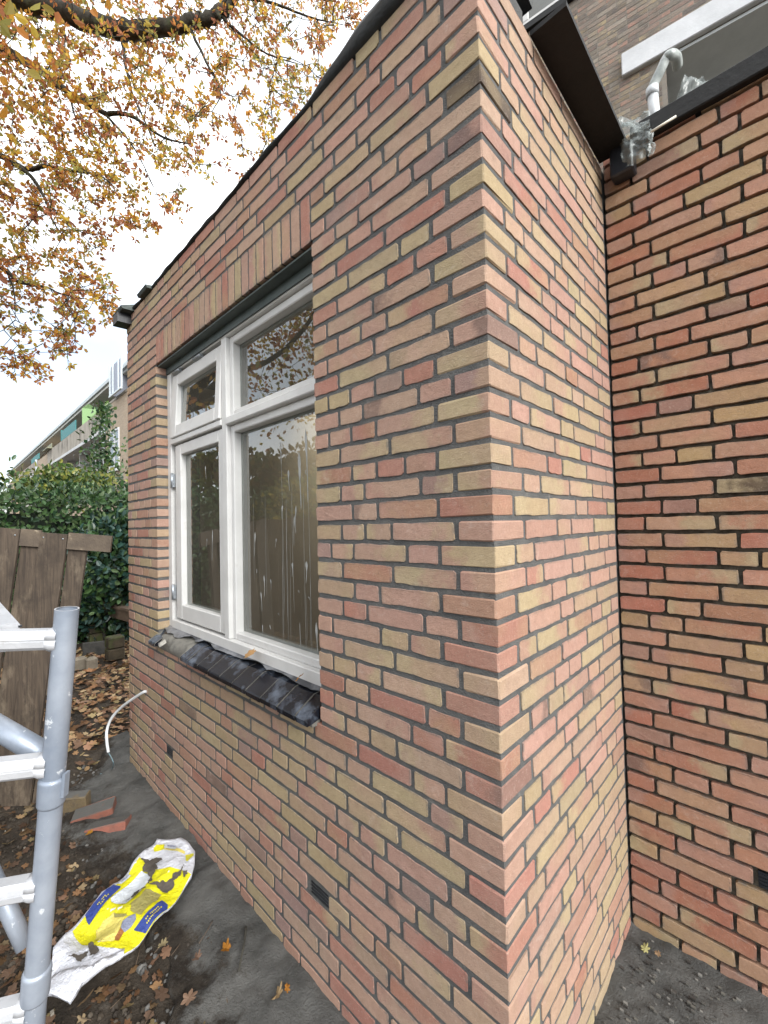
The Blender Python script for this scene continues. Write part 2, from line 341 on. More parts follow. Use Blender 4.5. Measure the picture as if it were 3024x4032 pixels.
# ------------------------------------------------------------------ brickwork
H = 0.062; Z0 = 1.74; JW = 0.0132
PAL = {'P': (0.435,0.272,0.210), 'Y': (0.410,0.318,0.198), 'R': (0.390,0.196,0.148), 'T': (0.425,0.298,0.214), 'O': (0.395,0.235,0.168),
       'M': (0.325,0.222,0.188), 'B': (0.20,0.138,0.116), 'G': (0.066,0.054,0.050)}
def jit(c, rr, a=0.07):
    k = 1+rr.uniform(-a, a); return tuple(max(0.01, v*k*(1+rr.uniform(-0.03, 0.03))) for v in PAL[c])
def brick_geo(L, Hh, D, rr, wav=0.0017, ch=0.005):
    o = []
    for (x, z) in ((-L/2,-Hh/2),(L/2,-Hh/2),(L/2,Hh/2),(-L/2,Hh/2)):
        sx = 1 if x > 0 else -1; sz = 1 if z > 0 else -1; c = ch*rr.uniform(0.4, 1.3)
        a = (x-sx*c, z); b = (x, z-sz*c)
        o += [a, b] if (sx*sz < 0) == (sz < 0) and sz < 0 and sx > 0 else ([b, a] if (sx < 0 and sz < 0) or (sx > 0 and sz > 0) else [a, b])
    # order: start lower left going counter-clockwise seen from the front (-y)
    ll = [o[0], o[1]]; e_ = [-0.33, -0.17, 0.0, 0.17, 0.33] if L > 0.13 else [-0.25, 0.0, 0.25]
    pts = ll + [(L*q_, -Hh/2) for q_ in e_] + [o[2], o[3]] + [o[4], o[5]] + [(-L*q_, Hh/2) for q_ in e_] + [o[6], o[7]]
    pts = [(x+rr.uniform(-wav, wav), z+rr.uniform(-wav, wav)) for x, z in pts]
    n = len(pts); bv = 0.0008
    fr = []
    for x, z in pts:
        fx = max(0.0, 1-bv/(L/2)); fz = 1-bv/(Hh/2); fr.append((x*fx, rr.uniform(-0.0006, 0.0006), z*fz))
    vs = fr + [(x, bv, z) for x, z in pts] + [(x, D, z) for x, z in pts]
    fs = [tuple(range(n))]
    for k in range(2):
        for i in range(n):
            j = (i+1) % n; fs.append((k*n+i, k*n+n+i, k*n+n+j, k*n+j))
    return vs, fs
_bv = {}
def bvar(kind, k):
    key = (kind, k)
    if key not in _bv:
        L = {'s': 0.21, 'h': 0.0995, 't': 0.15}[kind]; rr = random.Random(hash(kind) % 7 + k*31 + ord(kind))
        vs, fs = brick_geo(L, H-0.0138, 0.085, rr); b = MB(); b.add(vs, fs); me = b.mesh('brick'); me.materials.append(MAT['brick'])
        _bv[key] = (L, vs, fs, me)
    return _bv[key]
TA = "21:TT 20:TR 19:MTsP 18:PPhR 17:PRhT 16:YY 15:GTsT 14:TPhT 13:BMhP 12:TTsPhY 11:YRsRsP 10:PYhYsY 9:TRhRhPsR 8:YTsTsP 7:TRsPhPhO 6:YPsPsP 5:PTsYsR 4:YRhMhPhY 3:MPhTsThP 2:YPsRhT 1:PYsTsY 0:YOhRhPhR -1:YMhTsPhY -2:ROsThP -3:PPsThThY -4:YPhTsP -5:PYsRsT -6:OPsPhY -7:RPhPsRhP -8:RPhYhPsP -9:TTsYsP -10:RTsPhY -11:YRhRsThR -12:RRhTsP -13:RTsYhThP -14:TPhRsRsY -15:PMhYsThTsY -16:PYsY -17:RYsY -18:TPsP -19:RThMhP -20:TMhP -21:PRsP"
TB = "18:PT 17:PP 16:MThY 15:TYhT 14:PPhP 13:PP 12:MR 11:YP 10:PThT 9:YRsP 8:YRsPhPhT 7:PTsPhPsY 6:YYsPsPsPhP 5:PPhPsRhPsY 4:RTsTsThYsP 3:TYsYsYsPhP 2:PPhPsYhYsP 1:YTsYsRhPsP 0:POsRhYsPsP -1:YPhYsTsThP -2:RYsTsThRsY -3:PPsPhPsYsP -4:YPhPsPsPhP -5:YRhPsPhTsP -6:PYsPhYsPsT -7:RPsPhYsYsY -8:RYhYsOsPhY -9:ROsPsYsPhP -10:PYsPhPhYsP -11:YPhYhPsPhT -12:RPsPsPsY -13:RTsPhYsT -14:PYhTsTsP -15:PRhRsPsP -16:PYsYsP -17:OYsP"
TC = "21:RRsT 20:PTsR 19:OMsPhP 18:TOsY 17:YRsO 16:RPhYsP 15:PTsPhP 14:ROsY 13:TPhRsR 12:TPhThP 11:PYsO 10:OYsP 9:OPsMhR 8:ORhP 7:ROsT 6:OPsP 5:ORsP 4:RMhY 3:RTsY 2:OPsR 1:PPhYhP 0:RPsO -1:PPsG -2:RMhO -3:RTsR -4:PYsR -5:RRsY -6:ROsP -7:POsY -8:RThO -9:YThR -10:PYsY -11:MOsY -12:PYsR -13:YPsP -14:PRhY -15:ROsT -16:MOsP -17:RRsP -18:RPhO -19:RTsR -20:ROsR -21:YYhP -22:RPsO -23:YTsY -24:RRhR -25:RRsO -26:PRsP -27:RYsT -28:YThMhP -29:ORhT"
def table(s):
    return {int(a): b for a, b in (w.split(':') for w in s.split())}
TA, TB, TC = table(TA), table(TB), table(TC)
def courses(first, tok, total, rr, below, weights, S=0.2228, Hh=0.1115):
    """wild bond: (s0, s1, colour, kind) from the corner; first entry is the corner brick"""
    out = []; s = 0.0; q = []
    if tok:
        q = [(tok[0], 'c')]; i = 1
        while i < len(tok):
            if i+1 < len(tok) and tok[i+1] in 'sh': q.append((tok[i], tok[i+1])); i += 2
            else: q.append((tok[i], None)); i += 1
    else: q = [(None, 'c')]
    run = 0
    while s < total-0.004:
        if q: c, k = q.pop(0)
        else: c, k = None, None
        if c is None: c = rr.choice(weights)
        if k == 'c': L = first
        else:
            if k is None:
                opts = [('s', S), ('h', Hh)]; rr.shuffle(opts)
                if rr.random() < 0.35: opts.sort(reverse=True)
                k = opts[0][0]
                for kk, LL in opts:
                    if all(abs(s+LL-b) > 0.035 for b in below): k = kk; break
                if run >= 3: k = 'h'
            L = S if k == 's' else Hh
            run = run+1 if k == 's' else 0
        e = s+L
        if total-e < 0.045: e = total
        e = min(e, total); out.append((s, e, c, k)); s = e
    return out
BR = random.Random(11)
bricks = []          # dicts
def put(wall, cx, cy, z, L, col, rot, rank_extra=1.0, own=None):
    bricks.append(dict(wall=wall, p=(cx, cy, z), L=L, col=col, rot=rot, own=own))
LA, LB, XW1, XW2 = 2.8272, 0.966, 0.6822, 2.2546
hints = [(1060,3208,'R'),(865,2886,'Y'),(1158,2955,'Y'),(1162,3090,'Y'),(950,3220,'Y'),(950,3171,'M'),(1158,3273,'M'),(820,3045,'B'),(720,2770,'B'),(560,2660,'R'),
 (600,2690,'R'),(790,2650,'R'),(820,3045,'B'),(1160,3170,'Y'),(700,2990,'T'),(1310,2900,'R'),(1130,3560,'M'),(1225,3540,'R'),(1090,3310,'T'),(1340,3720,'R'),(1370,3900,'R'),(800,3265,'R'),
 (1200,2740,'R'),(540,2170,'R'),(560,1780,'R'),(640,1590,'R'),(700,1200,'R'),(560,2110,'R'),(620,2130,'O'),(1250,330,'R'),(1130,600,'R'),(1030,830,'R'),(900,960,'R'),(870,1050,'R'),(520,2350,'R')]
WA = 'PPPPTTTTYYYROM'; WLOW = 'TTTYYYPPPPTYORM'; WB = 'PPPPTTYYYRO'
below = []
for n in range(-28, 22):
    z = Z0+(n+0.5)*H; even = n % 2 == 0
    fa = 0.162 if even else 0.107; fb = 0.105 if even else 0.162
    tot = XW1 if -13 <= n <= 16 else LA
    seq = courses(fa, TA.get(n), tot, BR, below, WLOW if n < -13 else WA)
    below = [b[1] for b in seq]
    # corner brick shows on both walls
    c0 = seq[0][2]; colr = jit(c0, BR)
    bricks.append(dict(wall='A', corner=(fa-JW/2, fb-JW/2), p=(0, 0, z), L=fa, col=colr, rot=0))
    lst = [(s0, s1, c) for s0, s1, c, k in seq[1:]]
    if -13 <= n <= 16:
        f = 0.107 if even else 0.162; s = XW2; first = True
        while s < LA-0.004:
            L = f if first else (0.2228 if BR.random() < 0.5 and LA-s > 0.25 else 0.1115); e = s+L
            if LA-e < 0.05: e = LA
            lst.append((s, e, BR.choice(WA if n > -6 else WLOW))); s = e; first = False
    for s0, s1, c in lst:
        g0 = 0.0 if abs(s0-XW2) < 1e-6 else JW/2; g1 = 0.0 if (abs(s1-XW1) < 1e-6 and -13 <= n <= 16) or abs(s1-LA) < 1e-6 else JW/2
        a, b = s0+g0, s1-g1
        put('A', -(a+b)/2, 0.0, z, b-a, (c, None), 0)
belowb = []
for n in range(-28, 21):
    z = Z0+(n+0.5)*H; even = n % 2 == 0; fb = 0.105 if even else 0.162
    seq = courses(fb, TB.get(n), LB-0.004, BR, belowb, WB, 0.2175, 0.109); belowb = [b[1] for b in seq]
    for s0, s1, c, k in seq[1:]:
        a, b = s0+JW/2, s1-JW/2; put('B', 0.0, (a+b)/2, z, b-a, (c, None), math.pi/2)
belowc = []
VENT_C = None
for n in range(-29, 22):
    z = Z0+(n+0.5)*H; even = n % 2 == 0; fc = 0.158 if even else 0.101
    tok = TC.get(n)
    seq = courses(fc, tok, 1.75, BR, belowc, 'PPRROOTTYM', 0.2185, 0.109); belowc = [b[1] for b in seq]
    for i, (s0, s1, c, k) in enumerate(seq):
        a, b = s0+(0.006 if i == 0 else 0.0052), s1-0.0052
        if z < 0.02: continue
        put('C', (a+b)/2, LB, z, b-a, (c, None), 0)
# openings for the air vents (three black plastic inserts the size of a header)
VENTS = [('A', -2.09, 0.364), ('A', -0.7085, 0.346), ('C', 0.435, 0.382)]
def vent_row(zz): return round((zz-Z0)/H-0.5)
keep = []
ventspec = []
for w, xv, zv in VENTS:
    nr = vent_row(zv); zc = Z0+(nr+0.5)*H; ventspec.append((w, xv, zc))
for b in bricks:
    cut = False
    for w, xv, zc in ventspec:
        if b['wall'] == w and 'corner' not in b and abs(b['p'][2]-zc) < 0.01:
            lo, hi = b['p'][0]-b['L']/2, b['p'][0]+b['L']/2; v0, v1 = xv-0.052, xv+0.052
            if hi > v0 and lo < v1:
                cut = True
                for a0, a1 in ((lo, min(hi, v0)), (max(lo, v1), hi)):
                    if a1-a0 > 0.03:
                        d = dict(b); d['p'] = ((a0+a1)/2, b['p'][1], b['p'][2]); d['L'] = a1-a0; keep.append(d)
    if not cut: keep.append(b)
bricks = keep
for b in bricks:
    if isinstance(b['col'][0], str):
        c = b['col'][0]
        if b['wall'] == 'A':
            u, v, zz = proj(b['p'])
            for hx, hy, hc in hints:
                p = on(hx, hy, 1, 0.0)
                if abs(p[0]-b['p'][0]) <= b['L']/2+0.006 and abs(p[2]-b['p'][2]) <= H/2: c = hc
        b['col'] = jit(c, BR)
    if b['wall'] == 'C': b['col'] = tuple(q_*k_ for q_, k_ in zip(b['col'], (1.04, 0.90, 0.80)))  # wing bricks tinted redder: bounce from the other walls put into the colour
def screen(b):
    p = np.array(b['p'])
    try: u, v, z = proj(p)
    except Exception: return -1
    if z < 0.1 or not (-40 < u < PW+40 and -60 < v < PH+60): return -1
    nrm = np.array((1,0,0)) if b['rot'] > 1 else np.array((0,-1,0))
    d = EYE-p; return b['L']*max(0.02, d @ nrm)/np.linalg.norm(d)**3
ext = empty('brick_extension', (-1.4, 0.5, 0), 'new flat-roofed brick extension with white window, pink and yellow bricks', 'building')
wing = empty('brick_wing', (0.8, 1.0, 0), 'recessed brick wall on the right with dark unpointed joints', 'wall')
def P(o, root):          # keep world coordinates while parenting to an empty
    o.parent = root; o.matrix_parent_inverse = Matrix.Translation(root.location).inverted(); return o
def child(mb, name, mat, root):
    o = mb.build(name, mat); return P(o, root)
# wall cores (mortar)
fw = MB(); e = 0.0034
fw.box((-LA+e, e, -0.3), (-XW2-e, 0.26, 3.085)); fw.box((-XW1+e, e, -0.3), (-e, 0.26, 3.085))
fw.box((-XW2-e, e, -0.3), (-XW1+e, 0.26, 0.925)); fw.box((-XW2-e, e, 2.62), (-XW1+e, 0.26, 3.085))
front = child(fw, 'front_wall', MAT['mortar'], ext)
sw = MB(); sw.box((-0.26, 0.26, -0.3), (-e, LB+0.05, 3.04)); side = child(sw, 'side_wall', MAT['mortar'], ext)
cw = MB(); cw.box((0.0, LB+0.020, -0.3), (1.75, LB+0.25, 3.08)); wingwall = child(cw, 'wing_wall', MAT['mortar_raw'], wing)
def brick_obj(b, parent):
    rr = BR
    if 'corner' in b:
        la, lb = b['corner']; m = MB(); hh = (H-0.0138)/2; m.cbox((-la, 0, -hh), (0, lb, hh), rr.uniform(0.0015, 0.0045))
        ox, oy = rr.uniform(-0.0014, 0.0012), rr.uniform(-0.0012, 0.0014)
        m.v = [(x+ox+rr.uniform(-0.0012, 0.0010), y+oy+rr.uniform(-0.0010, 0.0012), z+rr.uniform(-0.0018, 0.0018)) for x, y, z in m.v]
        o = bpy.data.objects.new('brick', m.mesh('brick')); o.data.materials.append(MAT['brickc']); o.location = b['p']
    else:
        kind = 's' if b['L'] > 0.18 else ('h' if b['L'] < 0.125 else 't'); L, vs, fs, me = bvar(kind, rr.randrange(10))
        o = bpy.data.objects.new('brick', me); o.location = b['p']; o.scale = (b['L']/L, 1, 1)
        o.rotation_euler = (rr.uniform(-0.007, 0.007), rr.uniform(-0.009, 0.009), b['rot']+rr.uniform(-0.004, 0.004))
        n = Vector((1, 0, 0)) if b['rot'] > 1 else Vector((0, -1, 0)); o.location = Vector(b['p']) + n*rr.uniform(-0.0015, 0.0007) + Vector((0, 0, rr.uniform(-0.0012, 0.0007)))
    o.color = b['col']+(1.0,); link(o); o.parent = parent
    return o
def joined(blist, name, root):
    m = MB()
    for b in blist:
        if 'corner' in b:
            la, lb = b['corner']; t = MB(); hh = (H-0.0138)/2; t.cbox((-la, 0, -hh), (0, lb, hh), 0.0016)
            vs = [np.array(v)+b['p'] for v in t.v]; fs = t.f
        else:
            kind = 's' if b['L'] > 0.18 else ('h' if b['L'] < 0.125 else 't'); L, v0, fs, me = bvar(kind, BR.randrange(10)); k = b['L']/L
            off = BR.uniform(-0.0015, 0.0007)
            if b['rot'] > 1: vs = [(b['p'][0]-y+off, b['p'][1]+x*k, b['p'][2]+z) for x, y, z in v0]
            else: vs = [(b['p'][0]+x*k, b['p'][1]+y-off, b['p'][2]+z) for x, y, z in v0]
        m.add(vs, fs, b['col']+(BR.random(),))
    o = child(m, name, MAT['brickj'], root); o['kind'] = 'stuff'; return o
bpy.context.view_layer.update()
ab = sorted([b for b in bricks if b['wall'] in 'AB'], key=screen, reverse=True)
for b in ab[:300]: brick_obj(b, front if b['wall'] == 'A' else side)
joined(ab[300:], 'brick_courses', ext)
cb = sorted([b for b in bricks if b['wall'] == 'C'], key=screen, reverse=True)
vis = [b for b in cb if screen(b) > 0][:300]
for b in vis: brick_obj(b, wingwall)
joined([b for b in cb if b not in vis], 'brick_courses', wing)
# soldier course over the window
sx = -XW2+0.004; ns_ = 25; pitch = (XW2-XW1-0.008)/ns_
for i in range(ns_):
    c = jit(BR.choice('TTTPPPYYR' if i > 9 else 'TYRRTPR'), BR); m = MB()
    vs, fs = brick_geo(0.174, pitch-0.0115, 0.085, BR, 0.0007)
    vs = [(-z, y, x) for x, y, z in vs]; m.add(vs, fs); o = m.build('soldier_brick', MAT['brick'])
    o.location = (sx+(i+0.5)*pitch, BR.uniform(-0.001, 0.0005), 2.608+0.006+0.087); o.color = c+(1,); P(o, ext)
# air vents
for w, xv, zc in ventspec:
    y = 0.0 if w == 'A' else LB; m = MB(); m.box((xv-0.05, y+0.006, zc-0.025), (xv+0.05, y+0.05, zc+0.025))
    o = child(m, 'air_vent', MAT['plastic_black'], ext if w == 'A' else wing)
    m = MB()
    for k in range(4): m.box((xv-0.046, y+0.0015, zc-0.021+k*0.0115), (xv+0.046, y+0.005, zc-0.0145+k*0.0115))
    s = m.build('vent_slats', MAT['plastic_black']); s.parent = o
# ------------------------------------------------------------------ window
FY = 0.066; W0, W1 = -XW2-0.012, -XW1+0.012; WB_, WT = 1.015, 2.605
win = MB()
def bar(m, x0, x1, z0, z1, y0=FY, y1=FY+0.09, ch=0.004): m.cbox((x0, y0, z0), (x1, y1, z1), ch)
bar(win, W0, -2.204, WB_, WT); bar(win, -0.745, W1, WB_, WT)
bar(win, -2.204, -0.745, 2.553, WT); bar(win, -2.204, -0.745, WB_, 1.066, FY-0.004)
bar(win, -1.528, -1.478, 1.066, 2.553); bar(win, -2.204, -1.528, 2.118, 2.150, FY-0.006); bar(win, -1.478, -0.745, 2.112, 2.150, FY-0.006)
# inner rebates (glazing beads) of the two fixed panes, set back
for z0, z1 in ((1.066, 2.112), (2.150, 2.553)):
    for a in ((-1.478, -1.448, z0, z1), (-0.775, -0.745, z0, z1), (-1.448, -0.775, z0, z0+0.034), (-1.448, -0.775, z1-0.036, z1)):
        win.cbox((a[0], FY+0.022, a[2]), (a[1], FY+0.085, a[3]), 0.004)
wobj = child(win, 'window', MAT['white'], ext)
def sub(mb, name, mat, root=None):
    o = mb.build(name, mat); o.parent = root or wobj; return o
# casement and top-hung sash
def sash(x0, x1, z0, z1, wl, wr, wt, wb, y, tilt=0.0):
    m = MB()
    m.cbox((x0, y, z0), (x0+wl, y+0.05, z1), 0.005); m.cbox((x1-wr, y, z0), (x1, y+0.05, z1), 0.005)
    m.cbox((x0+wl, y, z1-wt), (x1-wr, y+0.05, z1), 0.004); m.cbox((x0+wl, y, z0), (x1-wr, y+0.05, z0+wb), 0.004)
    if tilt:
        m.v = [(x, y_ - (z1-z)*math.tan(tilt), z) for x, y_, z in m.v]
    return m
sub(sash(-2.160, -1.533, 1.078, 2.108, 0.082, 0.055, 0.062, 0.085, FY+0.008), 'casement_sash', MAT['white'])
sub(sash(-2.186, -1.533, 2.152, 2.535, 0.082, 0.055, 0.072, 0.07, FY+0.006, 0.05), 'top_sash', MAT['white'])
def pane(x0, x1, z0, z1, y, tilt=0.0, zt=0):
    m = MB(); d = (lambda z: -(zt-z)*math.tan(tilt)) if tilt else (lambda z: 0)
    m.add([(x0, y+d(z0), z0), (x1, y+d(z0), z0), (x1, y+d(z1), z1), (x0, y+d(z1), z1)], [(0,1,2,3)]); sub(m, 'pane', MAT['glass'])
    s = MB()          # light grey glazing spacer behind the glass
    for a in ((x0, x0+0.012, z0, z1), (x1-0.012, x1, z0, z1), (x0+0.012, x1-0.012, z0, z0+0.012), (x0+0.012, x1-0.012, z1-0.012, z1)):
        s.box((a[0], y+0.004+d(a[2]), a[2]), (a[1], y+0.022+d(a[2]), a[3]))
    sub(s, 'glazing_spacer', MAT['spacer'])
pane(-2.078, -1.588, 1.163, 2.046, FY+0.038); pane(-2.104, -1.588, 2.222, 2.463, FY+0.036, 0.05, 2.535)
pane(-1.448, -0.775, 1.10, 2.076, FY+0.060); pane(-1.448, -0.775, 2.184, 2.517, FY+0.060)
for zc in (1.90, 1.23):
    m = MB(); m.tube([(-2.182, FY-0.004, zc-0.045), (-2.182, FY-0.004, zc+0.045)], 0.009, 10); m.box((-2.196, FY-0.0045, zc-0.04), (-2.172, FY+0.012, zc+0.04)); sub(m, 'hinge', MAT['hinge'])
for xc in (-2.09, -1.80):
    m = MB(); m.cbox((xc-0.045, FY-0.006, 2.533), (xc+0.045, FY+0.012, 2.549), 0.003); m.tube([(xc-0.045, FY-0.008, 2.541), (xc+0.045, FY-0.008, 2.541)], 0.007, 8); sub(m, 'hinge', MAT['hinge'])
# dried mortar runs on the panes
st = MB(); RS = random.Random(5)
def run(x, z, ln, wd, y):
    n = 10; vs = []; fs = []
    for i in range(n+1):
        t = i/n; ww = wd*(0.25+0.75*math.exp(-((t-0.18)/0.16)**2)) if wd > 0.002 else wd
        if i in (0, n): ww *= 0.2
        xx = x+0.004*math.sin(3*t+z*9); zz = z-ln*t; vs += [(xx-ww, y, zz), (xx, y-min(0.0015, ww*0.5), zz), (xx+ww, y, zz)]
    for i in range(n):
        for k in (0, 1): a = i*3+k; fs.append((a, a+3, a+4, a+1))
    st.add(vs, fs, None, True)
yp = FY+0.0595
for px, py, l, wd in [(1205,1690,0.30,0.0085),(1180,1780,0.24,0.0105),(1182,1830,0.17,0.009),(1210,1700,1.0,0.0006),(1195,1900,0.8,0.0007),(1108,1740,0.75,0.0007),(1112,1990,0.06,0.006),(1128,2000,0.5,0.0008),(1138,1850,0.09,0.007),(1150,1900,0.55,0.0007),(1165,1990,0.12,0.005),(1158,2030,0.13,0.0045),(1127,1950,0.3,0.0005),(1045,1930,0.5,0.0005),(1003,2095,0.12,0.006),(998,1960,0.4,0.0005),(1086,2120,0.04,0.003),(1040,2265,0.1,0.006),(1029,2330,0.09,0.0055),(1066,2280,0.05,0.004),(1036,2460,0.08,0.004),(1150,2215,0.06,0.006),(1205,2210,0.09,0.008),(1176,2325,0.01,0.004),(1217,2350,0.012,0.004),(1098,2415,0.01,0.003),(1183,2450,0.16,0.0016),(1248,2450,0.18,0.008),(1110,2050,0.55,0.0006),(1112,2200,0.5,0.0005),(1130,2200,0.45,0.0005),(1140,2100,0.6,0.0005),(1205,2330,0.2,0.0005),(1218,2150,0.4,0.0005),(1010,2240,0.02,0.002),(1065,2460,0.02,0.002),(1205,1850,0.02,0.002),(1104,1740,0.1,0.004)]:
    p = on(px, py, 1, yp); run(p[0], p[2], l, wd, yp-0.0008)
yp2 = FY+0.0375
for px, py, l, wd in [(810,1835,0.075,0.006),(814,2120,0.05,0.003),(836,2085,0.17,0.006),(833,1870,0.03,0.0005)]:
    p = on(px, py, 1, yp2); run(p[0], p[2], l, wd, yp2-0.0008)
s = sub(st, 'mortar_runs', pmat('dried_mortar', (0.28,0.285,0.27), (0.40,0.405,0.385), 30, 0.9, 80, 0.0)); s['kind'] = 'stuff'
# lintel, flashing, sill
li = MB(); li.box((-XW2+0.002, 0.012, 2.600), (-XW1-0.002, 0.064, 2.607)); li.box((-XW2+0.002, 0.058, 2.560), (-XW1-0.002, 0.0655, 2.600)); child(li, 'steel_lintel', MAT['steel'], ext)
tiles_x = [-0.685-0.075] + [-0.763-0.1165*i for i in range(1, 10)]
edges = [(-0.688, -0.763)] + [(-0.763-0.1165*i, -0.763-0.1165*(i+1)) for i in range(0, 9)]
edges = edges[:9] + [(-1.695, -1.790), (-2.165, -2.272)]
for a, b in edges:
    m = MB(); x1, x0 = a-0.004, b+0.004; zf = 0.940+R.uniform(-0.002, 0.002)
    pr = [(0.075, 0.064), (0.035, 0.060), (-0.044, 0.014), (-0.049, 0.008), (-0.049, -0.008), (-0.03, -0.006), (0.075, 0.02)]
    n_ = len(pr); vs = [(x0, y_, zf+z_) for y_, z_ in pr]+[(x1, y_, zf+z_) for y_, z_ in pr]
    m.add(vs, [(i, (i+1) % n_, n_+(i+1) % n_, n_+i) for i in range(n_)]); m.add(vs[:n_], [tuple(range(n_))]); m.add(vs[n_:], [tuple(range(n_-1,-1,-1))]); child(m, 'sill_tile', MAT['tile'], ext)
sb = MB()     # mortar bed under and between the tiles
sb.box((-1.79, -0.022, 0.918), (-0.70, 0.07, 0.944))
nb = 22; vs = []; fs = []
for i in range(nb+1):
    x = -2.27+0.50*i/nb
    for j, (yy, zz) in enumerate(((-0.004,0.905),(-0.02-0.008*noise2(i*1.3,1),0.945),(0.005+0.006*noise2(i,3),0.985+0.008*noise2(i*0.9,2)),(0.07,1.0+0.004*noise2(i,7)))): vs.append((x,yy,zz))
for i in range(nb):
    for j in range(3): a = i*4+j; fs.append((a, a+4, a+5, a+1))
sb.add(vs, fs, None, True)
for a, b in edges:
    for xx in (a, b):
        if xx > -0.70: continue
        pr = [(0.07, 0.062), (0.035, 0.0585), (-0.0435, 0.0125), (-0.048, 0.007), (-0.048, -0.006)]
        vs = [(xx+dx, y_, 0.940+z_) for y_, z_ in pr for dx in (-0.0042, 0.0042)]
        sb.add(vs, [(2*k, 2*k+1, 2*k+3, 2*k+2) for k in range(len(pr)-1)])
child(sb, 'sill_mortar', pmat('sill_mortar', (0.13,0.125,0.11), (0.20,0.19,0.165), 25, 0.95, 120, 0.5), ext)
m = MB(); m.add([(-2.10,-0.05,0.955),(-2.055,-0.058,0.95),(-2.03,-0.03,0.975),(-2.08,-0.02,0.985),(-2.085,-0.056,0.967),(-2.05,-0.052,0.972)], [(0,1,5,4),(4,5,2,3),(0,4,3),(1,2,5)], None, True)
child(m, 'mortar_lump', pmat('mortar_lump', (0.36,0.34,0.30), (0.45,0.43,0.38), 40, 0.95, 90, 0.6), ext)
ld = MB(); n = 64; vs = []; RL = random.Random(9)
for i in range(n+1):
    t = i/n; x = -2.262+1.57*t; dr = 0.036+0.012*math.sin(t*17)+0.009*math.sin(t*41+1)+RL.uniform(-0.004, 0.004)
    if t < 0.08: dr = 0.03+t*0.3
    if t > 0.34: dr *= 0.55
    lift = 0.012*math.sin(t*29+0.7)+0.012*math.sin(t*13)
    tz = lambda y: 0.940+float(np.interp(y, [-0.049,-0.044,0.035,0.075], [0.008,0.014,0.060,0.064]))
    vs += [(x, FY+0.006, 1.030), (x, FY-0.005, 1.016+0.002*math.sin(t*60)), (x, FY-0.45*dr, tz(FY-0.45*dr)+0.007+0.3*abs(lift)), (x, FY-dr, tz(FY-dr)+0.004+0.9*abs(lift))]
fs = [(i*4+j, i*4+4+j, i*4+5+j, i*4+1+j) for i in range(n) for j in range(3)]
ld.add(vs, fs, None, True); child(ld, 'lead_flashing', MAT['lead'], ext)
# ------------------------------------------------------------------ room behind the window
rm = MB(); xa, xb, ya, yb, za, zb = -2.70, -0.27, 0.262, 4.6, 0.15, 2.68
rm.add([(xa,yb,za),(xb,yb,za),(xb,yb,zb),(xa,yb,zb),(xa,ya,za),(xa,ya,zb),(xb,ya,za),(xb,ya,zb)], [(0,1,2,3),(4,0,3,5),(1,6,7,2)]); child(rm, 'room_walls', MAT['plaster'], ext)
m = MB(); m.add([(xa,ya,za),(xb,ya,za),(xb,yb,za),(xa,yb,za)], [(0,1,2,3)]); child(m, 'room_floor', MAT['roomfloor'], ext)
rf = MB(); rf.box((-LA+0.02, 0.02, 2.9), (-0.02, 1.3, 3.03)); rf.box((-LA+0.02, 4.2, 2.9), (-0.02, 4.9, 3.03)); rf.box((-LA+0.02, 1.3, 2.9), (-2.5, 4.2, 3.03)); rf.box((-0.5, 1.3, 2.9), (-0.02, 4.2, 3.03)); child(rf, 'roof_deck', MAT['bitumen'], ext)  # opening in the deck is added to let sky light into the room
ol = MB(); ol.box((-LA+0.01, 0.26, -0.2), (-2.72, 4.9, 3.03)); ol.box((-0.25, LB+0.06, -0.2), (-0.01, 4.9, 2.9)); child(ol, 'outer_leaf', MAT['mortar'], ext)
# ------------------------------------------------------------------ roof edges
re = MB(); n = 90; vs = []
for i in range(n+1):
    t = i/n; x = -LA-0.01+(LA+0.02)*t
    th = 0.009+0.002*math.sin(t*31)+0.0015*math.sin(t*97)+(0.040*max(0, (t-0.74)/0.26)**0.7 if t > 0.74 else 0)
    yo = -0.006-0.5*th-0.002*math.sin(t*23); zb_ = 3.102-0.022*max(0, (t-0.7)/0.3)+0.0012*math.sin(t*47)
    for k in range(7):
        a = -0.5*math.pi+math.pi*1.0*k/6; vs.append((x, yo*math.cos(a)*1.0+0.01*(1-math.cos(a)), zb_+th*(1+math.sin(a))))
    vs.append((x, 0.3, zb_+th*0.8))
fs = [(i*8+j, i*8+8+j, i*8+9+j, i*8+1+j) for i in range(n) for j in range(7)]
re.add(vs, fs, None, True); child(re, 'roof_membrane', MAT['bitumen'], ext)
for (x0, x1, z0, z1, out) in ((-2.47, -2.30, 3.098, 3.128, -0.03), (-2.865, -2.66, 3.09, 3.155, -0.07)):
    fl = MB(); fl.add([(x0,out,z0),(x1,out,z0),(x1,0.02,z0+0.004),(x0,0.02,z0+0.004),(x0,out-0.01,z0+0.016),(x1,out-0.01,z0+0.016),(x1,0.04,z1),(x0,0.04,z1)], [(0,3,2,1),(4,5,6,7),(0,1,5,4),(1,2,6,5),(2,3,7,6),(3,0,4,7)]); child(fl, 'roof_flap', MAT['bitgreen'], ext)
spt = MB(); spt.obox((-2.83,-0.085,3.02), (0.11,0,0), (0,0.10,0.004), (0,0.0,0.062)); child(spt, 'overflow_spout', MAT['plastic_black'], ext)
ov = MB(); ov.box((0.0, 0.30, 3.043), (0.106, 0.935, 3.058)); child(ov, 'roof_overhang', MAT['black'], ext)
sc_ = MB(); sc_.box((-0.24, 0.10, 3.044), (-0.012, 0.96, 3.052)); child(sc_, 'roof_trim', MAT['bitumen'], ext)
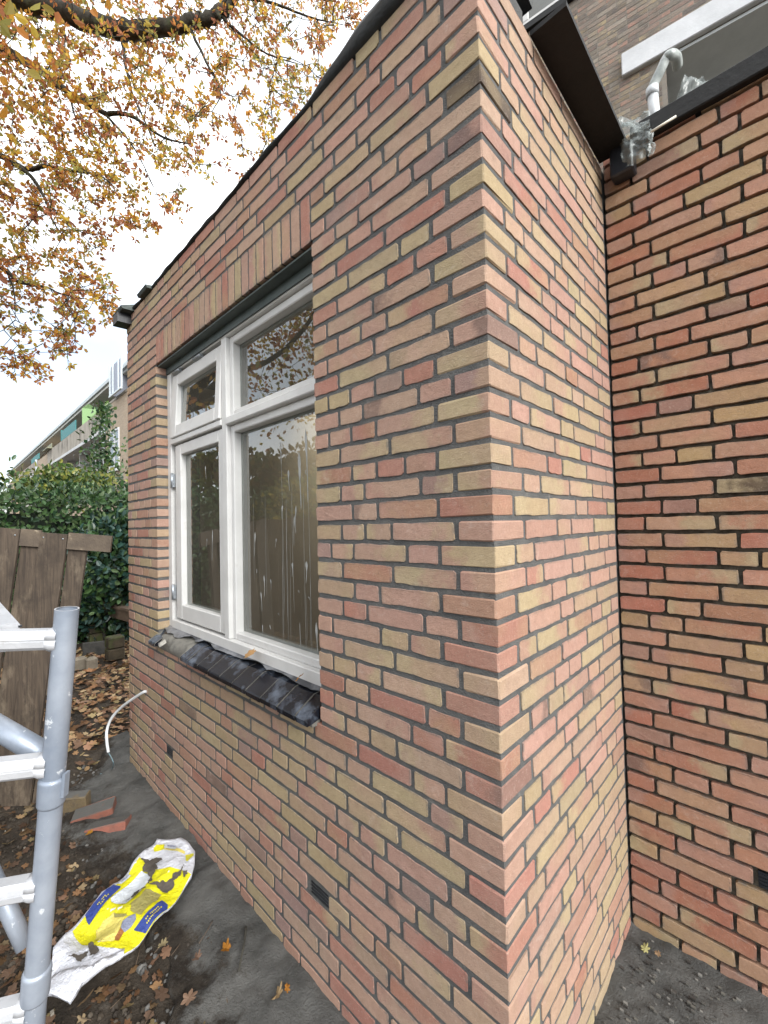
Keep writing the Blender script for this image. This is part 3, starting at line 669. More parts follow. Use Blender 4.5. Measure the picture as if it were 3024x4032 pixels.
wt = MB(); wt.cbox((0.11, LB-0.028, 3.052), (1.75, LB+0.10, 3.125), 0.004); wt.box((0.0, LB+0.02, 3.07), (1.75, 4.9, 3.10)); child(wt, 'roof_trim', MAT['black'], wing)
# ------------------------------------------------------------------ old house behind, upper right
FB = 5.0
house = empty('brick_house', (-0.6, FB, 0), 'old brown brick house above the roofs with white band and loggia', 'house')
hm = MB(); hz = 10.2
hm.box((-3.4, FB+0.003, 0), (-0.36, FB+0.4, hz)); hm.box((-0.36, FB+0.003, 7.08), (4.0, FB+0.4, hz)); hm.box((-0.36, FB+0.003, 0), (4.0, FB+0.4, 4.4))
def wallbrick(name, c1, c2, mo):
    m, t, b, o = nodes(name); v = objc(t); s = t.nodes.new('ShaderNodeSeparateXYZ'); t.links.new(v, s.inputs[0])
    c = t.nodes.new('ShaderNodeCombineXYZ'); t.links.new(s.outputs[0], c.inputs[0]); t.links.new(s.outputs[2], c.inputs[1])
    bt = t.nodes.new('ShaderNodeTexBrick'); t.links.new(c.outputs[0], bt.inputs[0]); bt.inputs['Scale'].default_value = 1.0
    bt.inputs['Brick Width'].default_value = 0.22; bt.inputs['Row Height'].default_value = 0.062; bt.inputs['Mortar Size'].default_value = 0.006
    for k, q_ in (('Color1', c1), ('Color2', c2), ('Mortar', mo)): bt.inputs[k].default_value = q_+(1,)
    col = mixc(t, rng_(t, noise(t, v, 0.8, 5), 0.35, 0.7, 0, 0.6), bt.outputs[0], tuple((p_+q_)/2 for p_, q_ in zip(c1, mo))); t.links.new(col, b.inputs['Base Color']); b.inputs['Roughness'].default_value = 0.9
    return m
hw = child(hm, 'house_wall', wallbrick('old_brick', (0.19,0.165,0.135), (0.27,0.235,0.195), (0.22,0.20,0.17)), house)
HP = [(0.235,0.205,0.17),(0.27,0.24,0.20),(0.195,0.17,0.145),(0.25,0.22,0.18),(0.30,0.265,0.22),(0.215,0.19,0.16),(0.165,0.145,0.13)]
hb = []; RH = random.Random(21)
for n in range(96, 145):
    z = (n+0.5)*H; x = -3.4+(0.111 if n % 2 else 0)
    while x < 1.6:
        L = 0.222 if RH.random() < 0.7 else 0.111; a, b = x+0.005, x+L-0.005; x += L
        u, v, zz = proj(((a+b)/2, FB, z))
        if not (1960 < u < 2860 and -190 < v < 720): continue
        if b > -0.36 and z < 7.1 and b > -0.34: continue
        if -2.02 < a and b < 1.0 and z > 8.52: continue
        c = RH.choice(HP); k = RH.uniform(0.85, 1.15)
        hb.append(dict(wall='H', p=((a+b)/2, FB, z), L=b-a, col=tuple(min(0.5, q*k) for q in c), rot=0))
hb.sort(key=screen, reverse=True)
def brick_house_obj(b):
    o = brick_obj(b, hw); o.material_slots[0].link = 'OBJECT'; o.material_slots[0].material = MAT['brickc']; return o
for b in hb[:300]: brick_house_obj(b)
house.rotation_euler = (0, 0, 0.13)
if len(hb) > 300: joined(hb[300:], 'brick_courses', house)
m = MB(); m.cbox((-0.81, FB-0.06, 7.09), (4.0, FB+0.02, 7.375), 0.01); child(m, 'white_band', pmat('painted_concrete', (0.55,0.56,0.57), (0.66,0.67,0.68), 4, 0.7, 60, 0.2), house)
m = MB(); m.box((-0.36, FB+0.004, 7.045), (4.0, FB+2.4, 7.078)); child(m, 'loggia_ceiling', pmat('grey_soffit', (0.56,0.60,0.61), (0.66,0.70,0.71), 3, 0.85, 40, 0.2, c3=(0.03,0.035,0.03), s3=2.2, t3=(0.66,0.72)), house)
m = MB(); m.box((-0.40, FB+0.41, 4.4), (-0.36, FB+2.4, 7.04)); m.box((-0.36, FB+2.4, 4.4), (4.0, FB+2.5, 7.04)); child(m, 'loggia_wall', pmat('loggia_wall', (0.30,0.29,0.27), (0.38,0.37,0.34), 4, 0.9, 50, 0.3), house)
wf = MB(); X0, X1, ZB, ZT = -2.0, 1.0, 8.62, 9.9
wf.cbox((X0, FB-0.02, ZB), (X1, FB+0.06, ZB+0.07), 0.006); wf.cbox((X0, FB-0.02, ZB+0.07), (X0+0.08, FB+0.06, ZT), 0.006); wf.cbox((-0.6, FB-0.015, ZB+0.07), (-0.52, FB+0.05, ZT), 0.006)
hwin = child(wf, 'window', MAT['white'], house)
m = MB(); m.add([(X0+0.08,FB-0.002,ZB+0.07),(X1,FB-0.002,ZB+0.07),(X1,FB-0.002,ZT),(X0+0.08,FB-0.002,ZT)], [(0,1,2,3)]); o = m.build('pane', MAT['glass']); o.parent = hwin
m = MB(); m.box((X0-0.04, FB-0.05, ZB-0.09), (X1, FB+0.03, ZB-0.006)); o = m.build('sill', MAT['black']); o.parent = hwin
# wrapped white drain pipe above the wing roof
PY = 3.2
pp = [on(2585,500,1,PY), on(2577,451,1,PY), on(2568,353,1,PY), on(2575,330,1,PY), on(2599,282,1,PY), on(2622,232,1,PY), on(2640,216,1,PY), on(2662,226,1,PY+0.1), on(2668,262,1,PY+0.2)]
base = pp[0].copy(); base[2] = 3.10
pipe = empty('drain_pipe', base, 'white plastic drain pipe with elbow and film wrapping above the wing roof', 'pipe')
wp = pmat('white_pvc', (0.46,0.48,0.49), (0.58,0.60,0.61), 8, 0.35, 30, 0.05)
m = MB(); m.tube([base, pp[1], pp[2]], 0.040, 14); child(m, 'pipe_straight', wp, pipe)
m = MB(); m.tube([pp[2]-np.array([0,0,0.06]), pp[2]+np.array([0,0,0.012])], 0.047, 14); child(m, 'pipe_socket', wp, pipe)
m = MB(); m.tube(smooth_curve(pp[2:], 4), 0.038, 12); child(m, 'pipe_elbow', pmat('pvc_dirty', (0.22,0.245,0.235), (0.42,0.45,0.43), 9, 0.3, 30, 0.3), pipe)
def crumple(name, label, cat, quad, nu, nv, amp, seed, loc_z=None, mat='film'):
    rr = random.Random(seed); q = [np.asarray(p, float) for p in quad]; vs = []
    nrm = np.cross(q[1]-q[0], q[3]-q[0]); nrm /= np.linalg.norm(nrm)
    nu *= 3; nv *= 3
    for j in range(nv+1):
        for i in range(nu+1):
            u, v = i/nu, j/nv; p = q[0]*(1-u)*(1-v)+q[1]*u*(1-v)+q[2]*u*v+q[3]*(1-u)*v
            k1 = mnoise.noise((u*3.1+seed, v*3.1, seed*1.7)); k2 = abs(mnoise.noise((u*7+seed, v*7, 3.3))); k3 = mnoise.noise((u*15, v*15, seed))
            vs.append(p+nrm*amp*(2.6*k1+2.0*k2+0.5*k3)+np.array([mnoise.noise((u*5, v*5, 7+c_+seed)) for c_ in range(3)])*amp)
    fs = [(j*(nu+1)+i, j*(nu+1)+i+1, (j+1)*(nu+1)+i+1, (j+1)*(nu+1)+i) for j in range(nv) for i in range(nu)]
    m = MB(); m.add(vs, fs, None, True); return tag(m.build(name, MAT[mat]), label, cat)
hp_ = empty('plastic_wrap', on(2480,640,1,0.90), 'clear plastic film bundled over the hopper in the inner wall corner', 'plastic film')
def film(quad, nu, nv, amp, seed):
    o = crumple('film_fold', None, None, quad, nu, nv, amp, seed); return P(o, hp_)
yf = 0.875
q = lambda a, b, y: on(a, b, 1, y)
film([q(2440,555,yf), q(2555,490,yf), q(2562,600,yf+0.02), q(2452,665,yf+0.02)], 6, 6, 0.008, 1)
film([q(2415,545,yf), q(2440,470,yf+0.09), q(2558,440,yf+0.09), q(2555,492,yf)], 6, 5, 0.012, 2)
film([q(2415,545,yf), q(2440,470,yf+0.08), q(2405,560,yf+0.08), q(2395,600,yf+0.05)], 3, 3, 0.006, 3)
film([q(2562,490,yf), q(2580,570,yf+0.03), q(2572,610,yf+0.03), q(2560,600,yf)], 3, 4, 0.006, 4)
m = MB(); m.cbox((0.045,0.90,2.935),(0.125,0.964,3.05),0.006); child(m, 'hopper', MAT['plastic_black'], hp_)
m = MB(); m.tube([q(2562,520,0.88), q(2662,458,0.905)], 0.0042, 8); tag(m.build('white_stick', pmat('pale_stick', (0.60,0.56,0.46), (0.70,0.66,0.56), 20, 0.6, 60, 0.1)), 'thin pale stick poking out beside the plastic film under the roof trim', 'stick')
crumple('plastic_sheet', 'loose grey plastic sheet standing on the wing roof behind black trim', 'plastic film', [on(2640,470,1,1.25), on(2830,360,1,1.3), on(2770,310,1,1.35), on(2692,300,1,1.28)], 6, 5, 0.012, 6)

# ------------------------------------------------------------------ long apartment row far left
apt = empty('apartment_row', (-40, FB, 0), 'long three-storey row of brown flats with concrete balconies far left', 'building')
ab_ = wallbrick('apartment_brick', (0.34,0.25,0.165), (0.44,0.33,0.22), (0.36,0.32,0.27))
conc = pmat('stained_concrete', (0.27,0.24,0.20), (0.40,0.36,0.30), 1.2, 0.9, 20, 0.3, c3=(0.10,0.085,0.07), s3=1.6, t3=(0.52,0.68), st=(1,1,0.35))
m = MB(); m.box((-76, FB+1.1, 0), (-20, FB+9, 9.3)); m.box((-25.0, FB, 0), (-19.5, FB+1.1, 8.0)); m.box((-47.5, FB, 0), (-42.5, FB+1.1, 7.9)); m.box((-70, FB, 0), (-64, FB+1.1, 7.9)); child(m, 'facade_wall', ab_, apt)
m = MB(); m.box((-76, FB+0.25, 9.28), (-19.5, FB+9, 9.42)); child(m, 'roof_edge', pmat('pale_fascia', (0.52,0.52,0.46), (0.60,0.60,0.54), 2, 0.7, 30, 0.1), apt)
m = MB(); m.box((-76, FB+0.15, 9.43), (-19.5, FB+9, 9.62)); child(m, 'gutter', pmat('zinc_gutter', (0.40,0.44,0.44), (0.50,0.54,0.54), 2, 0.5, 30, 0.1), apt)
for x0, x1 in ((-42.5,-25.0), (-64,-47.5)):
    m = MB(); m.box((x0, FB, 6.98), (x1, FB+0.12, 8.05)); child(m, 'balcony_parapet', conc, apt)
    m = MB(); m.box((x0, FB-0.04, 6.80), (x1, FB+1.1, 6.975)); child(m, 'balcony_slab', pmat('white_slab', (0.48,0.49,0.49), (0.58,0.59,0.59), 2, 0.8, 30, 0.1), apt)
    m = MB(); xx = x0+0.3
    while xx < x1-2:
        m.box((xx, FB+0.5, 3.9), (xx+0.15, FB+1.1, 6.79)); xx += 4.2
    child(m, 'loggia_partition', flat('partition_white', (0.5,0.5,0.48)), apt)
m = MB(); m.box((-25.0, FB-0.02, 8.0), (-19.5, FB+1.1, 8.12)); child(m, 'wall_coping', conc, apt)
awf = flat('apt_white_frame', (0.66,0.67,0.68)); agl = flat('apt_glass', (0.10,0.115,0.13), 0.08)
def aptwin(x0, x1, z0, z1, y, nm=1):
    f = MB(); t = 0.09
    f.box((x0, y-0.05, z0), (x0+t, y, z1)); f.box((x1-t, y-0.05, z0), (x1, y, z1)); f.box((x0+t, y-0.05, z1-t), (x1-t, y, z1)); f.box((x0+t, y-0.05, z0), (x1-t, y, z0+t))
    for k in range(1, nm+1): xm = x0+(x1-x0)*k/(nm+1); f.box((xm-0.04, y-0.045, z0+t), (xm+0.04, y-0.002, z1-t))
    zt = z0+(z1-z0)*0.68; f.box((x0+t, y-0.04, zt-0.03), (x1-t, y-0.003, zt+0.03))
    o = child(f, 'window', awf, apt)
    g = MB(); g.box((x0+t, y-0.02, z0+t), (x1-t, y-0.006, z1-t)); p = g.build('pane', agl); p.parent = o
    s_ = MB(); s_.box((x0-0.06, y-0.14, z0-0.09), (x1+0.06, y-0.001, z0-0.004)); p = s_.build('sill', awf); p.parent = o
aptwin(-24.2, -22.55, 4.55, 6.55, FB); aptwin(-24.7, -22.6, 8.2, 8.95, FB+1.1)
for k, xx in enumerate((-29.0,-33.5,-38.0,-41.5,-50.5,-55.0,-60.0,-68.0)): aptwin(xx, xx+2.6, 7.25, 8.95, FB+1.1, 2)
for xx in (-46.6,-44.6): aptwin(xx, xx+1.3, 4.3, 6.4, FB)
aptwin(-28.5,-26.2,4.3,6.5,FB+1.1); aptwin(-33.0,-30.6,4.3,6.5,FB+1.1); aptwin(-38,-36,4.3,6.5,FB+1.1)
def screen_panel(x, w, z0, z1, c, nm, hgt=True):
    m = MB(); m.box((x, FB+0.02, z0), (x+0.06, FB+1.05, z1)); return child(m, nm, flat(nm+'_col', c), apt)
# awnings and privacy screens along the balconies
m = MB(); m.add([(-30.45,FB+0.02,8.06),(-30.45,FB+0.02,9.12),(-28.8,FB+0.0,9.02),(-26.1,FB-0.02,8.12),(-26.1,FB+0.0,8.06)], [(0,1,2,3,4),(4,3,2,1,0)]); child(m, 'green_screen', flat('lime_screen', (0.36,0.62,0.20)), apt)
m = MB(); m.box((-36.8,FB+0.0,8.06),(-32.2,FB+0.05,8.72)); m.box((-36.85,FB-0.02,8.06),(-36.8,FB+1.05,8.85)); child(m, 'teal_screen', flat('teal_screen_c', (0.03,0.20,0.20)), apt)
m = MB(); m.box((-51.4,FB+0.0,8.06),(-46.8,FB+0.05,8.55)); child(m, 'teal_screen', flat('teal_screen_c2', (0.03,0.20,0.20)), apt)
m = MB(); m.box((-42.6,FB-0.3,8.06),(-40.5,FB+0.1,8.14)); m.box((-42.4,FB,8.06),(-40.7,FB+0.05,8.5)); child(m, 'balcony_box', flat('olive_box', (0.22,0.22,0.14)), apt)
m = MB(); m.box((-23.0,FB-0.25,8.12),(-21.4,FB-0.2,9.5)); m.box((-23.05,FB-0.25,8.12),(-22.98,FB+1.0,9.5)); child(m, 'balcony_enclosure', flat('enclosure_grey', (0.30,0.33,0.40)), apt)
m = MB()
for xx in (-23.1,-22.6,-21.7,-21.2): m.box((xx,FB-0.30,8.1),(xx+0.12,FB-0.255,9.55))
m.box((-23.1,FB-0.32,8.02),(-21.1,FB-0.25,8.1)); child(m, 'enclosure_frame', flat('enclosure_white', (0.62,0.68,0.70)), apt)
for x in (-25.1, -47.6): 
    m = MB(); m.tube([(x,FB-0.09,8.05),(x,FB-0.09,6.6),(x,FB-0.09,4.0)], 0.07, 8); m.box((x-0.13,FB-0.2,6.45),(x+0.13,FB-0.02,6.75)); child(m, 'drainpipe', flat('drain_grey', (0.46,0.50,0.54)), apt)

# ------------------------------------------------------------------ foliage helpers
def rot_basis(rr):
    z = np.array([rr.gauss(0,1), rr.gauss(0,1), rr.gauss(0,1)]); z /= np.linalg.norm(z)
    a = np.cross(z, (0.3,0.5,0.8)); a /= np.linalg.norm(a); b = np.cross(z, a); return a, b, z
def leaf(m, p, d, nrm, L, W, col, fold=0.25):
    d = d/np.linalg.norm(d); s_ = np.cross(d, nrm); s_ /= (np.linalg.norm(s_)+1e-9); n2 = np.cross(s_, d)
    p = np.asarray(p)
    vs = [p, p+d*L*0.35+s_*W*0.5+n2*W*fold, p+d*L*0.75+s_*W*0.38+n2*W*fold*0.6, p+d*L, p+d*L*0.75-s_*W*0.38+n2*W*fold*0.6, p+d*L*0.35-s_*W*0.5+n2*W*fold, p+d*L*0.5]
    m.add(vs, [(0,1,6),(1,2,6),(2,3,6),(3,4,6),(4,5,6),(5,0,6)], col)
def oakleaf(m, p, d, nrm, L, col, curl=0.15, rr=R, n=21):
    d = d/np.linalg.norm(d); s_ = np.cross(d, nrm); s_ /= (np.linalg.norm(s_)+1e-9); n2 = np.cross(s_, d); p = np.asarray(p)
    ph = rr.uniform(-0.3, 0.3); lob = rr.choice((2.5, 3.0, 3.5)); vs = [p+n2*0.002]; wid = rr.uniform(0.62, 0.85); tw = rr.uniform(-1, 1); bend = rr.uniform(0, 3.14)
    for i in range(n):
        g = 2*math.pi*i/n; r_ = 0.5*(0.46+0.54*abs(math.cos(lob*g+ph))**0.7)*rr.uniform(0.88, 1.1)
        x, y = math.cos(g)*r_, math.sin(g)*r_*wid
        z = curl*(1.6*(x*math.cos(bend)+y*math.sin(bend))**2+0.7*tw*x*y+rr.uniform(-0.05, 0.05))
        vs.append(p+L*(d*x+s_*y+n2*z))
    m.add(vs, [(0, 1+i, 1+(i+1) % n) for i in range(n)], col)
def pick(rr, cols, a=0.2):
    c = rr.choice(cols); k = rr.uniform(1-a, 1+a); return tuple(min(0.9, v*k) for v in c)
# ------------------------------------------------------------------ oak tree overhanging from the left
RT = random.Random(4); OAK = [(0.50,0.22,0.06),(0.40,0.155,0.055),(0.58,0.29,0.05),(0.50,0.30,0.07),(0.34,0.14,0.075),(0.60,0.36,0.05),(0.42,0.34,0.09),(0.46,0.20,0.10),(0.34,0.32,0.09),(0.62,0.46,0.08)]
TRUNK = np.array([-12.2, -3.1, 0.0])
oak = empty('oak_tree', tuple(TRUNK), 'big oak with thin orange-brown autumn leaves overhanging from the left', 'tree')
wood = MB(); nodes_p = []; 
def limb(pts, r0, r1, n=9):
    c = smooth_curve(pts, 7); rr_ = [r0+(r1-r0)*i/(len(c)-1) for i in range(len(c))]
    c = [p+np.array([RT.uniform(-1,1) for _ in range(3)])*0.25*rr_[i] if 0 < i < len(c)-1 else p for i, p in enumerate(c)]
    wood.tube(c, rr_, n); nodes_p.extend(c); return c
fork = np.array([-11.7, -2.8, 4.8])
limb([TRUNK+np.array([0,0,-0.3]), TRUNK+np.array([0.05,0.05,1.5]), TRUNK+np.array([0.1,0.25,3.2]), fork], 0.42, 0.30, 14)
limb([fork, (-11.9,-3.2,7.5), (-11.6,-3.6,11)], 0.26, 0.10)
limb([fork, (-10.4,-4.4,6.6), (-9.0,-5.8,8.0), (-7.4,-7.0,9.4)], 0.17, 0.05); limb([fork, (-9.4,-3.6,6.4), (-7.4,-3.9,7.4), (-5.4,-3.4,8.0)], 0.14, 0.04)
limb([fork, (-9.6,-3.4,5.2), (-7.6,-4.0,5.4), (-5.4,-4.0,6.2)], 0.10, 0.03); limb([(-11.8,-2.9,4.2), (-13.2,-2.2,6), (-14.6,-1.6,8)], 0.2, 0.06)
T7 = 7.2
limb([fork, dep(-620,-60,7.6), dep(-250,-60,T7), dep(-60,-28,T7), dep(150,18,T7), dep(330,78,T7), dep(480,122,T7), dep(620,112,T7), dep(760,88,T7), dep(860,52,T7), dep(930,-40,T7), dep(1000,-260,7.6)], 0.21, 0.07, 12)
L5 = limb([dep(480,125,T7), dep(487,200,T7), dep(500,280,7.1), dep(522,370,7.0), dep(580,500,6.9), dep(625,620,6.8)], 0.035, 0.006)
limb([dep(740,95,T7), dep(810,240,7.1), dep(868,360,7.0), dep(835,440,6.9)], 0.028, 0.006)
limb([dep(860,52,T7), dep(930,120,7.3), dep(1050,210,7.4), dep(1200,260,7.5)], 0.03, 0.005)
limb([dep(900,-20,T7), dep(1060,10,7.2), dep(1230,70,7.2), dep(1360,100,7.2)], 0.03, 0.005)
limb([dep(-520,80,7.7), dep(-160,60,7.6), dep(0,180,7.6), dep(130,262,7.6), dep(272,365,7.5), dep(408,443,7.5), dep(515,455,7.4), dep(640,540,7.3), dep(760,570,7.3)], 0.10, 0.008)
limb([dep(272,365,7.5), dep(300,470,7.4), dep(350,540,7.3)], 0.02, 0.005); limb([dep(408,443,7.5), dep(500,545,7.4), dep(560,640,7.3), dep(620,770,7.2)], 0.022, 0.004)
limb([dep(-600,560,7.9), dep(-220,560,7.6), dep(0,612,7.5), dep(100,665,7.5), dep(180,655,7.4), dep(270,672,7.3), dep(390,692,7.2), dep(480,760,7.2)], 0.07, 0.005)
limb([dep(0,612,7.5), dep(118,690,7.3), dep(180,790,7.2), dep(208,870,7.1), dep(250,930,7.1)], 0.04, 0.005)
limb([dep(-500,950,7.6), dep(-200,1000,7.3), dep(0,1052,7.1), dep(72,1108,7.1), dep(180,1130,7.0), dep(245,1158,7.0), dep(400,1190,7.0)], 0.05, 0.004)
limb([dep(30,1075,7.1), dep(55,1150,7.0), dep(60,1260,6.9)], 0.02, 0.004); limb([dep(245,1158,7.0), dep(290,1250,6.9), dep(300,1390,6.9)], 0.012, 0.003)
for q_ in nodes_p[-6:]: pass
# leaf clusters fill the crown volume; each hangs on a twig from the nearest branch
poly = [(-700,-700),(1560,-700),(1500,-150),(1425,20),(1385,170),(1290,320),(1180,450),(1060,600),(980,700),(880,650),(790,720),(700,830),(560,935),(470,880),(430,930),(380,1060),(500,1150),(500,1215),(450,1290),(350,1340),(305,1470),(230,1420),(110,1480),(-60,1490),(-500,1500),(-700,1300)]
def inside(x, y):
    c = False; j = len(poly)-1
    for i in range(len(poly)):
        xi, yi = poly[i]; xj, yj = poly[j]
        if (yi > y) != (yj > y) and x < (xj-xi)*(y-yi)/(yj-yi)+xi: c = not c
        j = i
    return c
att = []
while len(att) < 1600:
    x, y = RT.uniform(-350, 1560), RT.uniform(-420, 1500)
    if not inside(x, y): continue
    dens = 0.5+0.5*noise2(x*0.011, y*0.013+1.2)*1.0
    if RT.random() > 0.30+0.75*max(0, dens): continue
    if x > 700 and RT.random() < 0.15: continue
    att.append(dep(x, y, RT.uniform(6.3, 8.4)))
far = []
while len(far) < 700:
    p = np.array([RT.uniform(-14.5,-1.6), RT.uniform(-11.0,0.8), RT.uniform(4.2,11.5)])
    if np.linalg.norm((p-np.array([-8.6,-4.4,7.8]))/np.array([6.4,5.6,3.8])) > 1: continue
    u, v, z = proj(p)
    if z > 0.2 and -40 < u < PW and -40 < v < PH: continue
    far.append(p)
over = []  # extra leaf clusters added out of view to shade the front wall and ground
while len(over) < 900:
    p = np.array([RT.uniform(-7.5,-1.6), RT.uniform(-5.0,-0.9), RT.uniform(6.0,9.5)])
    u, v, z = proj(p)
    if z > 0.2 and -60 < u < PW+60 and -60 < v < PH: continue
    over.append(p)
far += over
pool_a = np.zeros((60000, 3)); pool_n = len(nodes_p); pool_a[:pool_n] = np.array(nodes_p); pool = pool_a[:pool_n]; leafm = MB()
def grow(pt, big):
    global pool, pool_n
    d = np.linalg.norm(pool-pt, axis=1); k = int(np.argmin(d)); a = pool[k]; L = d[k]
    n = max(2, int(L/0.25)); mid = []
    for i in range(n+1):
        t = i/n; q2 = a*(1-t)+pt*t; q2[2] -= 0.10*L*math.sin(math.pi*t)*0.6; 
        if 0 < i < n: q2 = q2+np.array([RT.uniform(-1,1) for _ in range(3)])*0.03
        mid.append(q2)
    r0 = min(0.018, 0.006+0.007*L); wood.tube(mid, [r0+(0.0045-r0)*i/n for i in range(n+1)], 3, caps=False)
    k = len(mid)-1; pool_a[pool_n:pool_n+k] = mid[1:]; pool_n += k; pool = pool_a[:pool_n]
    return mid
order = sorted(att, key=lambda p: float(np.min(np.linalg.norm(pool-p, axis=1))))
for pt in order:
    mid = grow(pt, False); tip = mid[-1]; dr = mid[-1]-mid[-2]; dr /= np.linalg.norm(dr)+1e-9
    ctint = RT.choice(OAK)
    for c in range(RT.choice((2,3,3,4))):
        q0 = tip+np.array([RT.gauss(0,0.10), RT.gauss(0,0.10), RT.gauss(-0.03,0.085)]) if c else tip
        if c: wood.tube([tip-dr*0.1, q0], 0.0042, 3, caps=False)
        for _ in range(RT.randint(6,9)):
            a, b, z = rot_basis(RT); dd = z+dr*0.35+np.array([0,0,-0.35]); c1 = ctint if RT.random() < 0.6 else RT.choice(OAK); k = RT.uniform(0.75,1.3)
            leaf(leafm, q0+z*0.015, dd, a, RT.uniform(0.052,0.092), RT.uniform(0.026,0.046), tuple(v*k for v in c1), 0.2)
for pt in sorted(far, key=lambda p: float(np.min(np.linalg.norm(pool-p, axis=1)))):
    mid = grow(pt, True)
    for _ in range(16):
        q0 = mid[-1]+np.array([RT.gauss(0,0.25), RT.gauss(0,0.25), RT.gauss(0,0.22)]); a, b, z = rot_basis(RT); c1 = RT.choice(OAK); k = RT.uniform(0.7,1.3)
        leaf(leafm, q0, z+np.array([0,0,-0.3]), a, RT.uniform(0.11,0.17), RT.uniform(0.06,0.09), tuple(v*k for v in c1), 0.2)
child(wood, 'trunk', MAT['bark'], oak); o = child(leafm, 'crown', MAT['oakleaf'], oak); o['kind'] = 'stuff'

# ------------------------------------------------------------------ hedge and shrubs
def foliage(name, label, cat, root, sampler, n, L, cols, seed, mat='green', stems=None, group=None, up=0.2):
    rr = random.Random(seed); m = MB()
    for _ in range(n):
        p, out = sampler(rr); a, b, z = rot_basis(rr); d = z*0.7+out*0.6+np.array([0,0,up]); leaf(m, p, d, out+0.6*a, rr.uniform(0.7,1.25)*L, rr.uniform(0.7,1.2)*L*0.55, pick(rr, cols, 0.3), 0.12)
    t = empty(name, root, label, cat, group); child(m, 'foliage', MAT[mat], t)['kind'] = 'stuff'
    s_ = MB()
    for st_ in (stems or []): s_.tube(smooth_curve(st_, 4), [0.022]*((len(st_)-1)*4+1), 6)
    if stems: child(s_, 'stem', MAT['bark'], t)
    return t
GRD = [(0.034,0.074,0.026),(0.044,0.096,0.032),(0.018,0.044,0.020),(0.060,0.115,0.038),(0.085,0.13,0.055)]
GRY = [(0.10,0.15,0.03),(0.16,0.19,0.04),(0.24,0.24,0.05),(0.06,0.11,0.03),(0.05,0.09,0.03)]
GRM = [(0.03,0.075,0.025),(0.05,0.10,0.03),(0.02,0.05,0.022),(0.08,0.13,0.035)]
GRB = [(0.022,0.058,0.045),(0.03,0.075,0.06),(0.014,0.04,0.03),(0.06,0.11,0.095)]
def boxsamp(x0, x1, y0, y1, z0, z1, bias=0.35):
    def f(rr):
        p = np.array([rr.uniform(x0,x1), rr.uniform(y0,y1), rr.uniform(z0,z1)]); out = np.array([0.6,-0.1,0.2])
        if rr.random() < 0.65:
            if rr.random() < 0.7: p[0] = x1+0.20*noise2(p[1]*5, p[2]*5)+rr.uniform(-0.25,0.08); out = np.array([1.0,0,0.15])
            else: p[2] = z1+0.15*noise2(p[0]*3, p[1]*5)+rr.uniform(-0.16,0.14)+(0.22*rr.random() if rr.random() < 0.08 else 0); out = np.array([0.2,0,1.0])
        return p, out
    return f
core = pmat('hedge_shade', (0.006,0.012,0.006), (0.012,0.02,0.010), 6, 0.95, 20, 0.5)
hd = foliage('hedge', 'dark green clipped hedge behind the leaning wooden fence', 'hedge', (-7.5,-0.6,0), boxsamp(-8.1,-6.9,-3.6,1.9,0.0,2.12), 15000, 0.09, GRD, 31, stems=[[(-7.5,y,0),(-7.45,y+0.05,0.8),(-7.5,y,1.6)] for y in np.arange(-3.2,1.8,0.7)])
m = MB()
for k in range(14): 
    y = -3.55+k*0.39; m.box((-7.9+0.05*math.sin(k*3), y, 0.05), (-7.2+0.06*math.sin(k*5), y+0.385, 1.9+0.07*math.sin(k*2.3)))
child(m, 'inner_shade', core, hd)  # dark boxes put the hedge's inner shade in as colour
def ball(c, r, sq=1.0):
    c = np.array(c); r = np.array(r)
    def f(rr):
        a, b, z = rot_basis(rr); k = rr.random()**0.33; k = 0.55+0.5*k; w = 1+0.22*noise2(z[0]*5+c[0], z[2]*5+z[1]*3)
        return c+z*r*k*w, z
    return f
vinec = dep(395,1700,8.6)
foliage('climbing_shrub', 'loose green climber rising above the hedge beside the extension', 'shrub', (vinec[0], vinec[1], 0), lambda rr: (lambda p: (p, np.array([0.5,-0.3,0.3])))((lambda hh: dep(rr.gauss(408,75-60*hh), 1985-395*hh, rr.uniform(7.7,8.8)))(rr.random()**1.6)), 1150, 0.095, GRM, 33, stems=[[(vinec[0]+0.2*k,vinec[1],0),(vinec[0]+0.15*k,vinec[1]+0.1,1.8),(vinec[0]+0.3*k,vinec[1],3.2)] for k in (-1,0,1)])
yc = dep(230,1890,8.2)
foliage('yellowing_shrub', 'yellow-green autumn shrub peeking over the hedge top on the left', 'shrub', (yc[0], yc[1], 0), lambda rr: (lambda p: (p, np.array([0.5,-0.3,0.4])))(dep(rr.gauss(250,105), 1925+rr.gauss(0,34)-22*math.sin(rr.random()*6), rr.uniform(7.6,8.6))), 2800, 0.10, GRY, 34, stems=[[(yc[0],yc[1]+k,0),(yc[0]+0.1,yc[1]+k,1.0),(yc[0],yc[1]+1.1*k,2.2)] for k in (-0.6,0,0.6)])
rc = dep(462,2260,6.2)
foliage('rhododendron', 'blue-green rhododendron bush between the fence and the extension corner', 'shrub', (rc[0], rc[1], 0), ball((rc[0]-0.1, rc[1]+0.05, 0.95), (0.55,0.62,0.85)), 5200, 0.105, GRB+GRD, 35, stems=[[(rc[0],rc[1]+k,0),(rc[0]-0.05,rc[1]+k*1.4,0.5),(rc[0]-0.1,rc[1]+k*2,1.1)] for k in (-0.15,0.0,0.15)])
m_ = MB(); 
gc = gnd(395,2520)
foliage('ground_ivy', 'low trailing ivy in front of the rhododendron', 'plant', (gc[0]-0.3, gc[1], 0), ball((gc[0]-0.55, gc[1]+0.0, 0.12), (0.55,0.45,0.28)), 1100, 0.07, GRM+GRB, 36)
